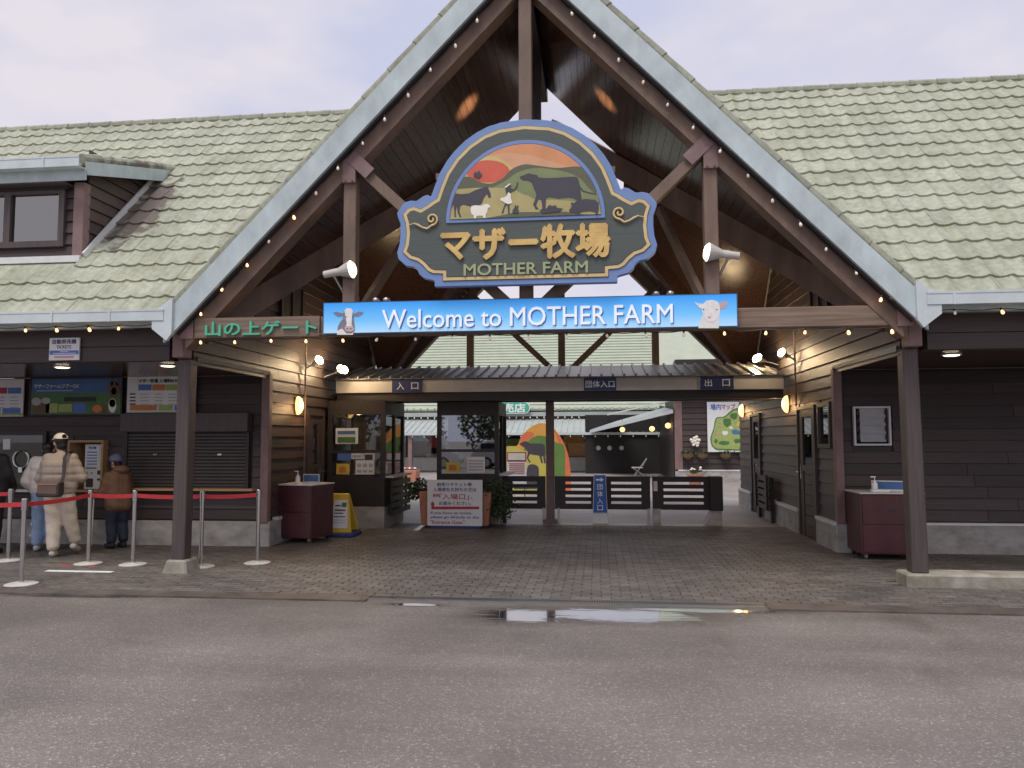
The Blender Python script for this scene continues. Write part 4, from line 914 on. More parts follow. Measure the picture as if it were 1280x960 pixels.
flat('cow_muzzle', 'cow_pink', [(152, 245), (165, 236), (200, 236), (214, 248), (212, 262), (185, 272), (160, 265)], BP, 5, WB)
for cx in (163, 206): flat('cow_eye', 'ink', [(cx-4, 178), (cx, 174), (cx+4, 178), (cx, 184)], BP, 5, WB)
for cx in (170, 192): flat('cow_nostril', 'ink', [(cx-4, 250), (cx+3, 247), (cx+4, 253), (cx-3, 256)], BP, 6, WB)
flat('sheep_neck', 'cow_white', [(880, 400), (985, 400), (978, 445), (976, 494), (850, 494), (862, 460)], BQ, 1, WB)
flat('sheep_ear', 'cow_white', [(828, 332), (850, 342), (885, 345), (885, 368), (862, 372), (845, 356)], BQ, 2, WB); flat('sheep_ear', 'cow_pink', [(970, 345), (1000, 330), (1028, 330), (1030, 348), (1015, 370), (985, 376)], BQ, 2, WB)
flat('sheep_head', 'cow_white', [(880, 345), (900, 325), (935, 320), (968, 330), (982, 355), (985, 400), (965, 440), (940, 456), (908, 456), (888, 430), (872, 385)], BQ, 3, WB)
flat('sheep_nose', 'cow_pink', [(905, 422), (932, 422), (924, 434), (914, 434)], BQ, 4, WB)
for cx in (883, 964): flat('sheep_eye', 'ink', [(cx-5, 380), (cx, 374), (cx+5, 380), (cx, 386)], BQ, 4, WB)
# gate name on the tie beam
NS = thing('gate_name_sign', 'brown board with green raised letters on the left tie beam', 'sign', (-3.1, -.25, 2.77))
MB().box(-3.86, -2.36, -.25, -.221, 2.765, 2.995).build('board', 'timber_x', NS)
ptext('山の上ゲート', 257.5, 401.5, 397, 419.5, -.252, 'green_letter', NS, bold=.02, depth=.03)

# ================================================================== GATE CANOPY
CY = 5.0
CN = thing('gate_canopy', 'low metal roofed canopy with grey fascia across the ticket gates', 'canopy', (0, CY, 0))
MB().box(-4.0, 3.97, CY, CY+.05, 2.425, 2.66).build('fascia', 'grey_fascia', CN, bevel=.006)
MB().prism([(-4.0, CY-.08, 2.665), (3.97, CY-.08, 2.665), (3.97, 6.4, 2.985), (-4.0, 6.4, 2.985)], (0, 0, .015)).build('roof_sheet', 'canopy_metal', CN)
x = -3.95
while x < 3.97:
    MB().bar((x, CY-.10, 2.695), (x, 6.4, 3.015), .035, .04).build('roof_rib', 'canopy_metal', CN); x += .2
MB().box(-4.0, 3.97, CY+.06, CY+.20, 2.27, 2.43).build('beam', 'dark_panel', CN); MB().box(-4.0, 3.97, 5.72, 5.88, 2.27, 2.45).build('beam', 'dark_panel', CN)
MB().box(-4.0, 3.97, CY+.2, 6.4, 2.44, 2.46).build('ceiling', 'post_dark', CN)
MB().box(-.19, -.04, 5.73, 5.88, .02, 2.27).build('column', 'brown_steel', CN, bevel=.008); MB().box(-.25, .02, 5.67, 5.94, .02, .09).build('column_foot', 'brown_steel', CN)
for (tx, a, b_, lab, spans) in (('入口', 490, 527, 'navy sign reading 入口 on the left of the canopy fascia', ((496, 505, '入'), (514, 523, '口'))), ('団体入口', 730, 770, 'navy sign with four white characters over the middle gates', ((732, 768, '団体入口'),)), ('出口', 876, 917, 'navy exit sign near the right end of the canopy fascia', ((881, 890, '出'), (903, 912.5, '口')))):
    p, q = PY(a, 488.5 if a < 600 else 486, CY-.03), PY(b_, 473, CY-.03); z1 = 2.655; z0 = 2.43
    s_ = thing('direction_sign', lab, 'sign', ((p.x+q.x)/2, CY-.03, z0), 'navy signs on the canopy'); MB().box(p.x, q.x, CY-.03, CY-.001, z0, z1).build('panel', 'navy_sign', s_)
    for u, v, ch in spans: text(ch, PY(u, 480, CY-.03).x, PY(v, 480, CY-.03).x, z0+.05, z1-.05, CY-.03, 'white', s_, bold=.008, depth=.003)

# ------------------------------------------------------------------ ticket booths
def booth(name, label, x0, x1, y0, y1, wins, papers, sidewin):
    B = thing(name, label, 'booth', ((x0+x1)/2, (y0+y1)/2, 0))
    MB().box(x0, x1, y0, y1, 0, .40).build('plinth', 'concrete', B, bevel=.008)
    MB().box(x0-.0, x1, y0, y0+.06, .40, .94).box(x1-.06, x1, y0+.06, y1, .40, .94).box(x0, x0+.06, y0+.06, y1, .40, .94).box(x0+.06, x1-.06, y1-.06, y1, .40, 1.0).build('lower_wall', 'dark_panel', B)
    MB().box(x0, x1, y0, y1, 2.02, 2.268).build('head', 'dark_panel', B)
    f = MB().box(x0, x1, y0-.008, y0+.05, 1.34, 1.39).build('window_rail', 'dark_panel', B)
    for q in ((x0, x0+.08, y0-.006, y0+.07), (x1-.08, x1, y0-.006, y0+.07), (x1-.07, x1+.006, y1-.08, y1), (x0, x0+.07, y1-.08, y1), (x1-.07, x1+.004, (y0+y1)/2-.03, (y0+y1)/2+.03)):
        MB().box(*q, .94, 2.02).build('window_post', 'dark_panel', B)
    MB().box(x0+.08, x1-.08, y0+.02, y0+.026, .94, 1.34).build('pane', wins, f); MB().box(x0+.08, x1-.08, y0+.02, y0+.026, 1.39, 2.02).build('pane', wins, f)
    ym = (y0+y1)/2
    MB().box(x1-.03, x1-.024, y0+.07, ym-.03, .94, 2.02).build('pane', 'glass', f); MB().box(x1-.03, x1-.024, ym+.03, y1-.08, .94, 2.02).build('pane', 'glass', f)
    MB().box(x1-.02, x1+.16, y0+.05, y1, .90, .935).build('counter', 'maroon_top', B)
    MB().box(x0+.07, x1-.12, y1-.14, y1-.07, .9, 2.02).build('back_partition', 'tan_wood' if sidewin else 'dark_room', B)
    for (a, b_, z0, z1, mt) in papers:
        MB().box(a, b_, y0+.008, y0+.014, z0, z1).build('notice', mt, B)
    return B
BL = booth('ticket_booth', 'dark brown ticket booth against the left wall with glazed corner', -4.0, -2.96, 4.62, 5.98, 'glass', [(-3.86, -3.45, 1.50, 1.78, 'paper'), (-3.82, -3.58, 1.21, 1.36, 'blue_print'), (-3.57, -3.36, 1.23, 1.335, 'paper'), (-3.35, -3.14, 1.22, 1.335, 'paper_warm'), (-3.84, -3.60, .96, 1.15, 'yellow_print'), (-3.49, -3.15, .96, 1.21, 'paper')], True)
for (a, b_, z0, z1, mt) in ((-3.82, -3.5, 1.52, 1.62, 'green_print'), (-3.82, -3.5, 1.67, 1.73, 'skyblue_print'), (-3.79, -3.66, 1.0, 1.10, 'orange_print'), (-3.55, -3.39, 1.26, 1.30, 'grey_print'), (-3.32, -3.18, 1.22, 1.31, 'leather_dark')): MB().box(a, b_, 4.618, 4.624, z0, z1).build('print', mt, BL)
for i in range(3):
    cx = -3.42+i*.105; MB().lathe((cx, 4.6225, 1.12), [(.038, 0), (.038, .004)], 14, (0, -1, 0)).build('print', 'grey_print', BL); MB().box(cx-.04, cx+.04, 4.618, 4.624, .995, 1.04).build('print', 'grey_print', BL)
# slatted leaf folded against booth side
def slat_leaf(parent, x0, x1, y0, y1, z0, z1, axis):
    n = 5; h = (z1-z0)/(n+.0)
    for i in range(n):
        if axis == 'y': MB().box(x0, x1, y0, y1, z0+i*h, z0+i*h+h*.72).build('slat', 'dark_panel', parent)
    if axis == 'y':
        for yy in (y0+.12, y1-.2): MB().box(x0-.03, x0, yy, yy+.1, z0, z1).build('batten', 'dark_panel', parent)
sg = thing('slatted_gate', 'dark slatted gate leaf folded against the left ticket booth', 'gate', (-2.84, 5.2, .2)); slat_leaf(sg, -2.86, -2.82, 4.66, 5.95, .24, .88, 'y')
sg = thing('slatted_gate', 'dark slatted gate leaf folded against the right passage wall', 'gate', (3.95, 6.5, .2)); slat_leaf(sg, 3.90, 3.94, 6.05, 7.35, .24, .90, 'y')
for yy in (6.1, 7.2): MB().box(3.94, 4.0, yy, yy+.1, .02, .85).build('post', 'dark_panel', sg)
BC = booth('ticket_booth', 'narrow ticket booth in the middle with a mirror-like front window', -2.20, -1.04, 5.45, 6.6, 'glass_mirror', [(-2.03, -1.77, .97, 1.15, 'yellow_print'), (-1.63, -1.30, .96, 1.25, 'paper')], False)
MB().box(-1.97, -1.83, 5.452, 5.458, 1.0, 1.1).build('print', 'orange_print', BC)
for i in range(4): MB().box(-1.6, -1.33, 5.452, 5.458, 1.0+i*.055, 1.025+i*.055).build('print', 'grey_print', BC)

# ------------------------------------------------------------------ low gates
def low_gate(label, x0, x1, legs):
    G = thing('low_gate', label, 'gate', ((x0+x1)/2, 5.75, 0), 'low gates under the canopy'); z0, z1 = .28, .885
    n = 5; ix0, ix1 = x0+.20, x1-.16; hb = .072; gap = (z1-z0-2*.10-3*hb)/4
    MB().box(x0, ix0, 5.73, 5.78, z0, z1).build('stile', 'dark_panel', G); MB().box(ix1, x1, 5.73, 5.78, z0, z1).build('stile', 'dark_panel', G)
    z = z0
    for i, h in enumerate((.10, hb, hb, hb, .10)):
        MB().box(ix0, ix1, 5.735, 5.775, z, z+h).build('slat', 'dark_panel', G); z += h+gap
    for (a, b_, mt) in legs: MB().box(a, b_, 5.70, 5.82, .02, z0+.02).build('leg', mt, G)
    return G
g1 = low_gate('slatted low gate with a steel latch bar left of the brown column', -1.02, -.20, [(-1.0, -.94, 'dark_panel'), (-.26, -.21, 'steel_dull')])
MB().tube((-.78, 5.70, .66), (-.36, 5.70, .66), .013, n=8).tube((-.78, 5.73, .66), (-.78, 5.70, .66), .012, n=8).tube((-.36, 5.73, .66), (-.36, 5.70, .66), .012, n=8).build('latch_bar', 'steel', g1)
g2 = low_gate('slatted low gate behind the blue bollard sign, left of two', -.03, .80, [(.02, .06, 'steel_dull')])
g2 = low_gate('slatted low gate between the bollard sign and the concrete leg', .81, 1.72, [(.84, .88, 'steel_dull'), (1.66, 1.71, 'steel_dull')])
g3 = low_gate('slatted low gate at the right end with a deep end post', 1.76, 2.84, [(1.76, 1.90, 'concrete')])
MB().box(2.78, 3.0, 5.60, 5.92, .28, .89).build('end_post', 'dark_panel', g3); MB().add([(2.68, 5.60, .02), (2.98, 5.60, .02), (2.98, 5.92, .02), (2.68, 5.92, .02), (2.80, 5.62, .28), (2.98, 5.62, .28), (2.98, 5.9, .28), (2.80, 5.9, .28)], [(0, 3, 2, 1), (4, 5, 6, 7), (0, 1, 5, 4), (1, 2, 6, 5), (2, 3, 7, 6), (3, 0, 4, 7)]).build('end_leg', 'concrete', g3)
MB().box(1.66, 1.86, 5.62, 5.80, .89, .915).build('top_plate', 'maroon_top', g3); MB().box(1.78, 1.85, 5.715, 5.728, .62, .80).build('tag', 'paper', g3)
# entrance threshold strips
for (a, b_, lab) in ((PZ(475, 655), PZ(448, 666), 'flat metal threshold strip beside the left booth plinth'), (PZ(534, 655), PZ(520, 664), 'short metal threshold strip at the left foot of the planter')):
    d = (b_-a); tag(MB().bar((a.x, a.y, .03), (b_.x, b_.y, .03), .10, .012).build('threshold_strip', 'steel_dull'), lab, 'strip')
# blue bollard sign
BS = thing('bollard_sign', 'narrow blue standing sign with an arrow and white characters', 'sign', (.80, 5.50, 0))
MB().prism([(.665, 5.42, .02), (.945, 5.42, .02), (.915, 5.42, .94), (.695, 5.42, .94)], (0, .12, 0)).build('body', 'white_trim', BS, bevel=.01)
MB().prism([(.682, 5.415, .25), (.928, 5.415, .25), (.905, 5.415, .92), (.705, 5.415, .92)], (0, .006, 0)).build('face', 'blue_sign', BS)
MB().xz([(.735, .855), (.82, .855), (.82, .88), (.875, .84), (.82, .80), (.82, .825), (.735, .825)], 5.411, .003).build('arrow', 'white', BS)
for i, ch in enumerate('団体入口'): text(ch, .755, .855, .66-i*.125, .76-i*.125, 5.414, 'white', BS, bold=.01, depth=.003)
MB().box(.68, .93, 5.40, 5.56, .0, .06).build('foot', 'concrete', BS)

# ------------------------------------------------------------------ planter with notice board
PL = thing('planter_box', 'terracotta planter box with trailing green plants behind the notice board', 'planter', (-1.75, 5.05, 0))
MB().add([(-2.34, 4.80, .06), (-1.14, 4.80, .06), (-1.14, 5.30, .06), (-2.34, 5.30, .06), (-2.38, 4.76, .66), (-1.08, 4.76, .66), (-1.08, 5.34, .66), (-2.38, 5.34, .66)], [(0, 3, 2, 1), (4, 5, 6, 7), (0, 1, 5, 4), (1, 2, 6, 5), (2, 3, 7, 6), (3, 0, 4, 7)]).build('pot', 'terracotta', PL, bevel=.015)
MB().box(-2.28, -1.2, 4.86, 5.24, .02, .06).build('base', 'dark_panel', PL)
lf = MB()
def leaf(p, size):
    lf.tint = random.uniform(.6, 1.5); a = Vector((random.gauss(0, 1), random.gauss(0, 1), random.gauss(0, .7))).normalized(); n_ = Vector((random.gauss(0, 1), random.gauss(0, 1), random.gauss(.6, 1))).normalized(); b_ = a.cross(n_).normalized()
    p = Vector(p); lf.add([p-a*size*.5, p+b_*size*.28, p+a*size*.6, p-b_*size*.28], [(0, 1, 2, 3)])
for i in range(1500):
    x = random.uniform(-2.5, -.98); y = random.uniform(4.75, 5.35); h = .62+.16*random.random()*(1+.6*math.sin(x*7))
    leaf((x, y, h), .06)
for i in range(1100):
    u = random.random()**.8; x = -1.14+random.gauss(.12, .10)+.10*u; y = random.uniform(4.75, 5.25); leaf((x, y, .82-.62*u+random.gauss(0, .04)), .06)
for i in range(350):
    u = random.random(); leaf((-2.42+random.gauss(-.10, .06), random.uniform(4.8, 5.2), .80-.30*u), .06)
o = lf.build('foliage', 'leaf', PL); o['kind'] = 'stuff'
st = MB()
for i in range(40):
    x = random.uniform(-2.4, -1.05); y = random.uniform(4.8, 5.3); st.tube((x, y, .6), (x+random.gauss(0, .1), y-random.random()*.06, .78), .004, .003, 5)
st.build('stems', 'soil', PL)['kind'] = 'stuff'
p, q = PY(534, 657, 4.70), PY(603, 600, 4.70); QY = 4.70
NB = thing('notice_board', 'white notice board with blue and red Japanese lines leaning on the planter', 'sign', ((p.x+q.x)/2, QY, 0))
MB().box(p.x, q.x, QY, QY+.025, p.z, q.z).build('panel', 'white', NB); MB().box(p.x-.0, q.x, QY+.025, QY+.045, p.z-.005, q.z).build('backing', 'blue_plastic', NB)
MB().box(p.x+.05, q.x-.05, QY+.03, QY+.07, .02, p.z).build('stand', 'blue_plastic', NB)
def nb(body, x0_, y0_, x1_, y1_, mt, bold=.015): ptext(body, 520+x0_/10.667, 590+y0_/10.667, 520+x1_/10.667, 590+y1_/10.667, QY-.001, mt, NB, bold=bold, depth=.003)
nb('前売りチケット等', 280, 140, 742, 192, 'ink_blue'); nb('入場券をお持ちの方は', 228, 208, 805, 262, 'ink_blue'); nb('直接', 222, 290, 308, 330, 'ink_red', .03); nb('「入場口」', 312, 288, 705, 368, 'ink_red', .012); nb('へ', 725, 340, 757, 362, 'ink_blue'); nb('お進みください。', 305, 392, 735, 442, 'ink_blue')
nb('If you have an ticket,', 195, 528, 748, 572, 'ink_blue', .012); nb('please go directly to the', 195, 585, 838, 628, 'ink_blue', .012); nb('"Entrance Gate."', 190, 645, 650, 692, 'ink_red', .012)
def NP(cx, cy): p = PY(520+cx/10.667, 590+cy/10.667, QY); return (p.x, p.z)
MB().xz([NP(*c_) for c_ in ((205, 498), (205, 436), (192, 436), (222, 388), (252, 436), (240, 436), (240, 462), (842, 460), (842, 496))], QY-.004, .003).build('arrow', 'ink_red', NB)
# yellow A-frame
AF = thing('floor_sign', 'yellow folding floor sign standing beside the left cabinet', 'sign', (-3.35, 3.6, 0))
for (yb, yt) in ((3.42, 3.58), (3.80, 3.62)):
    MB().add([(-3.57, yb, .09), (-3.16, yb, .09), (-3.26, yt, .70), (-3.53, yt, .70), (-3.57, yb+.03, .09), (-3.16, yb+.03, .09), (-3.26, yt+.03, .70), (-3.53, yt+.03, .70)], [(0, 1, 2, 3), (7, 6, 5, 4), (0, 4, 5, 1), (1, 5, 6, 2), (2, 6, 7, 3), (3, 7, 4, 0)]).build('leaf', 'yellow_plastic', AF, bevel=.01)
def af(u, v): t_ = (v-.09)/.61; return (-3.37+u*(.205-.07*t_), 3.42+.16*t_-.004, v)
MB().prism([af(-.75, .16), af(.72, .16), af(.72, .60), af(-.75, .60)], (0, -.003, 0)).build('print_panel', 'paper', AF)
for (u0, u1, v0, v1, mt) in ((.1, .6, .49, .56, 'green_print'), (-.6, .0, .50, .52, 'ink'), (-.6, .5, .43, .45, 'ink'), (-.6, .3, .385, .40, 'ink_blue'), (-.6, .5, .33, .345, 'ink_blue'), (-.6, .55, .28, .29, 'grey_print'), (-.6, .55, .24, .25, 'grey_print')):
    MB().prism([tuple(Vector(af(*c_))+Vector((0, -.004, 0))) for c_ in ((u0, v0), (u1, v0), (u1, v1), (u0, v1))], (0, -.002, 0)).build('print', mt, AF)
MB().box(-3.60, -3.12, 3.36, 3.86, .02, .09).build('base', 'blue_plastic', AF, bevel=.015)

# ------------------------------------------------------------------ maroon cabinets with hand sanitiser
def cabinet(label, loc, rz, wd, dp, h, holes):
    c_ = thing('cabinet', label, 'cabinet', loc, 'maroon cabinets', rz, False)
    t0 = .07
    MB().box(-wd/2, wd/2, -dp/2, dp/2, t0, h-.02).build('carcass', 'maroon', c_, bevel=.006, local=True)
    MB().box(-wd/2+.015, wd/2-.015, -dp/2-.012, -dp/2-.001, t0+.02, h*.52).build('door', 'maroon', c_, local=True, bevel=.003)
    MB().box(-wd/2+.015, wd/2-.015, -dp/2-.012, -dp/2-.001, h*.53, h-.04).build('drawer', 'maroon', c_, local=True, bevel=.003)
    MB().box(-wd/2-.012, wd/2+.012, -dp/2-.02, dp/2+.012, h-.02, h).build('top', 'maroon_top', c_, local=True, bevel=.003)
    for s in (-1, 1): MB().box(s*(wd/2)-.008, s*(wd/2)+.008, -dp/2-.014, -dp/2+.01, t0, h-.02).build('corner_strip', 'maroon', c_, local=True)
    for sx_ in (-1, 1):
        for sy_ in (-1, 1):
            MB().tube((sx_*(wd/2-.06)-.015, sy_*(dp/2-.06), .035), (sx_*(wd/2-.06)+.015, sy_*(dp/2-.06), .035), .032, n=12).box(sx_*(wd/2-.06)-.02, sx_*(wd/2-.06)+.02, sy_*(dp/2-.06)-.02, sy_*(dp/2-.06)+.02, .05, t0).build('caster', 'socket' if sy_ > 0 else 'steel_dull', c_, local=True)
    MB().box(-.05, .05, -dp/2-.016, -dp/2-.0125, h*.72, h*.74).build('pull', 'ink', c_, local=True)
    return c_
cl = cabinet('maroon cabinet on casters against the left passage wall', (-3.80, 2.98, .022), math.radians(-12), .72, .62, .88, 0)
cr = cabinet('maroon cabinet on casters beside the right post', (4.54, 2.12, .022), 0, .78, .60, .86, 0)
def bottle(label, loc):
    b_ = thing('pump_bottle', label, 'bottle', loc)
    MB().lathe(loc, [(.034, 0), (.036, .01), (.036, .10), (.02, .125), (.014, .14)], 16).build('bottle_body', 'bottle', b_, smooth=True)
    l_ = Vector(loc); MB().tube(l_+Vector((0, 0, .14)), l_+Vector((0, 0, .185)), .006, n=8).box(l_.x-.05, l_.x+.012, l_.y-.010, l_.y+.010, l_.z+.183, l_.z+.197).build('pump', 'white', b_)
bottle('white pump bottle on the left maroon cabinet', (-3.82, 2.82, .903)); bottle('white pump bottle on the right maroon cabinet', (4.40, 2.02, .883))
def card_stand(label, c_, wd, ang):
    r = thing('card_stand', label, 'sign', c_); l_ = Vector(c_); d = Vector((math.cos(ang), math.sin(ang), 0))
    MB().bar(l_+Vector((0, 0, .07))-d*wd/2, l_+Vector((0, 0, .07))+d*wd/2, .012, .135).build('card', 'paper', r); n_ = Vector((d.y, -d.x, 0))
    MB().bar(l_+n_*.008+Vector((0, 0, .075))-d*(wd/2-.01), l_+n_*.008+Vector((0, 0, .075))+d*(wd/2-.01), .004, .10).build('print', 'skyblue_print', r)
    MB().bar(l_+Vector((0, 0, .008))-d*wd/2, l_+Vector((0, 0, .008))+d*wd/2, .08, .014).build('foot', 'white', r)
card_stand('blue printed card standing on the left maroon cabinet', (-3.68, 3.02, .903), .28, math.radians(-10)); card_stand('long blue printed card standing on the right maroon cabinet', (4.60, 2.08, .883), .42, math.radians(-22))
tag(MB().box(4.32, 4.54, 1.88, 1.97, .883, .915).build('paper_stack', 'paper', bevel=.004), 'white paper tray on the right maroon cabinet', 'tray')

# ================================================================== LAMPS
def wall_lamp(label, X, Y, Z, s):
    r = thing('wall_lamp', label, 'lamp', (X, Y, Z), 'lit half round wall lamps')
    MB().box(min(X, X+s*.03), max(X, X+s*.03), Y-.07, Y+.07, Z-.14, Z+.14).build('back_plate', 'brown_steel', r)
    n = 12; v = []
    for i in range(n+1):
        a = math.pi*i/n; rr = .15*math.sin(a); zz = -.15*math.cos(a)
        for k in range(9):
            b_ = math.pi*k/8; v.append((X-s*(rr*math.sin(b_)*.62+.002), Y+rr*math.cos(b_)*.62, Z+zz))
    f = [(i*9+k, i*9+k+1, (i+1)*9+k+1, (i+1)*9+k) for i in range(n) for k in range(8)]
    MB().add(v, f).build('globe', 'lamp_warm', r, smooth=True)
    ld = bpy.data.lights.new('wall_lamp_light', 'POINT'); ld.energy = 5; ld.color = (1, .62, .3); ld.shadow_soft_size = .08
    lo_ = bpy.data.objects.new('lamp_light', ld); COL.objects.link(lo_); lo_.parent = r; lo_.location = (-s*.2, 0, 0)
wall_lamp('warm half round lamp on the left passage wall', -4.055, 3.34, 2.13, -1)
wall_lamp('warm half round lamp on the right wall between the two doors', 4.055, 5.15, 2.17, 1)
wall_lamp('warm half round lamp at the far end of the right wall', 4.055, 9.3, 2.20, 1)
def flood(label, X, Y, Z, dirv, heads):
    r = thing('flood_lamp', label, 'lamp', (X, Y, Z), 'lit flood lamps in the passage'); d = Vector(dirv).normalized()
    for i in range(heads):
        c0 = Vector((X, Y+.17*i, Z)); MB().lathe(c0, [(.035, -.16), (.04, -.08), (.075, -.02), (.08, 0)], 14, d).build('lamp_head', 'lamp_body', r)
        MB().lathe(c0+d*.002, [(.076, 0), (.055, .022), (.02, .032)], 14, d).build('lens', 'flood_face', r)
    wx = 4.06 if X > 0 else -4.06
    MB().tube(Vector((X, Y, Z))-d*.15, (wx, Y, Z-.14), .014, n=8).build('arm', 'lamp_body', r)
    ld = bpy.data.lights.new('flood_light', 'POINT'); ld.energy = 14*heads; ld.color = (1, .72, .42); ld.shadow_soft_size = .07
    lo_ = bpy.data.objects.new('lamp_light', ld); COL.objects.link(lo_); lo_.parent = r; lo_.location = d*.06; lo_.rotation_euler = d.to_track_quat('-Z', 'Y').to_euler()
flood('single lit flood lamp high on the left wall', -3.82, 3.66, 2.90, (.75, -.5, .35), 1)
flood('twin lit flood lamp at the left end of the canopy', -3.75, 4.55, 2.83, (.7, -.6, .3), 2)
flood('single lit flood lamp high on the right wall', 3.82, 4.46, 3.0, (-.75, -.5, .35), 1)
flood('twin lit flood lamp at the right end of the canopy', 3.70, 5.75, 3.05, (-.7, -.6, .3), 2)
def post_spot(label, s, Z):
    X = s*2.13; r = thing('sign_spotlight', label, 'lamp', (X, -.1, Z)); d = Vector((-s*.95, -.12, .12)).normalized(); c0 = Vector((s*2.20, -.24, Z+.03))
    MB().lathe(c0, [(.045, .02), (.045, -.06), (.06, -.10), (.095, -.19), (.105, -.22)], 18, -d).build('lamp_head', 'lamp_body', r, smooth=False)
    MB().lathe(c0+d*.221, [(.10, 0), (.07, .03), (.02, .042)], 18, d).build('lens', 'spot_face', r)
    MB().tube(c0+d*.02, c0-d*.12, .042, .042, 14).build('cap', 'lamp_body', r)
    MB().tube(c0-d*.02, (s*2.10, -.13, Z-.22), .014, n=8).build('arm', 'steel_dull', r)
    tgt = Vector((-s*.92, 1.3, 7.0-1.03*.92)); ld = bpy.data.lights.new('sign_spot_light', 'SPOT'); ld.energy = 3400; ld.spot_size = math.radians(6.5); ld.spot_blend = 1.0; ld.color = (1, .74, .40); ld.shadow_soft_size = .05
    lo_ = bpy.data.objects.new('lamp_light', ld); COL.objects.link(lo_); lo_.parent = r; p_ = Vector((s*1.93, -.22, Z+.08)); lo_.location = p_-Vector((X, -.1, Z)); lo_.rotation_euler = (tgt-p_).to_track_quat('-Z', 'Y').to_euler()
post_spot('silver spotlight fixed to the left strut above the banner', -1, 3.46); post_spot('lit silver spotlight fixed to the right strut above the banner', 1, 3.54)
# small fittings on top of the banner
for px in (470, 483, 820, 838):
    p = PY(px, 376, -.2); tag(MB().lathe((p.x, -.2, 3.135), [(.03, 0), (.045, .03), (.035, .055), (.01, .065)], 12).tube((p.x, -.2, 3.13), (p.x, -.2, 3.14), .02).build('banner_lamp', 'steel_dull', smooth=True), {470: 'leftmost small grey lamp on top of the banner', 483: 'small grey lamp on the banner top above the W', 820: 'small grey lamp on the banner top above the last letters', 838: 'rightmost small grey lamp on top of the banner'}[px], 'lamp')

# festoon strings
bulb_me = MB().lathe((0, 0, 0), [(.007, -.026), (.014, -.044), (.017, -.056), (.013, -.069), (.004, -.074)], 10).mesh('bulb', 'bulb_on', smooth=True)
bulb_faint = bulb_me.copy(); bulb_faint.materials[0] = MATS['bulb_faint']
sock_me = MB().lathe((0, 0, 0), [(.010, 0), (.011, -.024), (.008, -.030)], 8).mesh('socket', 'socket')
def festoon(label, pts, sp, on, off0=.1, sag=.02):
    r = thing('festoon_string', label, 'string lights', tuple(pts[0])); L_ = sum((b_-a).length for a, b_ in zip(pts[:-1], pts[1:])); cab = MB(); pos = off0; k = 0; prev = None
    def at_(d):
        for a, b_ in zip(pts[:-1], pts[1:]):
            l_ = (b_-a).length
            if d <= l_: return a.lerp(b_, d/l_)
            d -= l_
        return pts[-1]
    d = 0
    while d < L_:
        e = min(L_, d+sp/4); sg_ = lambda q: at_(q)-Vector((0, 0, sag*abs(math.sin(math.pi*(q-off0)/sp)))); cab.tube(sg_(d), sg_(e), .005, n=5, cap=False); d = e
    cab.build('cable', 'socket', r)
    while pos < L_:
        p = at_(pos)-Vector(pts[0]); lit = on(k, pos/L_)
        b_ = link('bulb', bulb_me if lit else bulb_faint, r); b_.location = p+Vector((random.uniform(-.01, .01), -.012, 0)); b_.rotation_euler = (random.uniform(-.4, .4), random.uniform(-.4, .4), 0); b_.scale = (random.uniform(.85, 1.1),)*3
        s_ = link('socket', sock_me, b_); pos += sp; k += 1
V = Vector
festoon('bulb string along the left gutter', [V((-4.25, -.30, 2.93)), V((-9.0, -.30, 2.93))], .402, lambda k, u: True)
festoon('bulb string along the right gutter', [V((4.3, -.30, 2.92)), V((8.5, -.30, 2.92))], .46, lambda k, u: k == 1, .15)
festoon('bulb string down the left barge board', [V((-.05, -.30, 6.88)), V((-3.9, -.30, 2.92))], .385, lambda k, u: u > .66 and k % 4 != 2, .3)
festoon('bulb string down the right barge board', [V((.05, -.30, 6.88)), V((3.9, -.30, 2.92))], .385, lambda k, u: u > .95, .3)
festoon('bulb string hung below the banner and the tie beam', [V((-3.92, -.22, 2.755)), V((3.95, -.22, 2.755))], .425, lambda k, u: u < .27 or u > .72, .12)

# ================================================================== QUEUE BARRIERS
posts = {'a': (-6.86, .69), 'b': (-5.47, -.80), 'c': (-5.65, .56), 'd': (-5.04, .55), 'e': (-4.10, .47), 'f': (-3.53, .82)}
labs = {'a': 'chrome barrier post farthest left, behind the front one', 'b': 'chrome barrier post nearest the road at the left edge', 'c': 'chrome barrier post right of the person in the cream cap', 'd': 'chrome barrier post right of the person in the brown coat', 'e': 'chrome barrier post half hidden behind the left gate post', 'f': 'rightmost chrome barrier post of the queue, beside the cabinet'}
sp = None
for k, (x, y) in posts.items():
    if sp is None:
        sp = thing('barrier_post', labs[k], 'barrier', (x, y, .022), 'chrome queue barrier posts', 0, False)
        MB().lathe((0, 0, 0), [(.165, 0), (.165, .008), (.14, .016), (.03, .024)], 28).build('base', 'lamp_body', sp, local=True)
        MB().tube((0, 0, .02), (0, 0, .82), .026, n=16).build('pole', 'steel', sp, local=True, smooth=False)
        MB().tube((0, 0, .80), (0, 0, .92), .032, n=16).lathe((0, 0, .92), [(.032, 0), (.028, .008), (.01, .012)], 16).build('head', 'steel', sp, local=True)
    else: dup(sp, (x, y, .022), 0, labs[k])
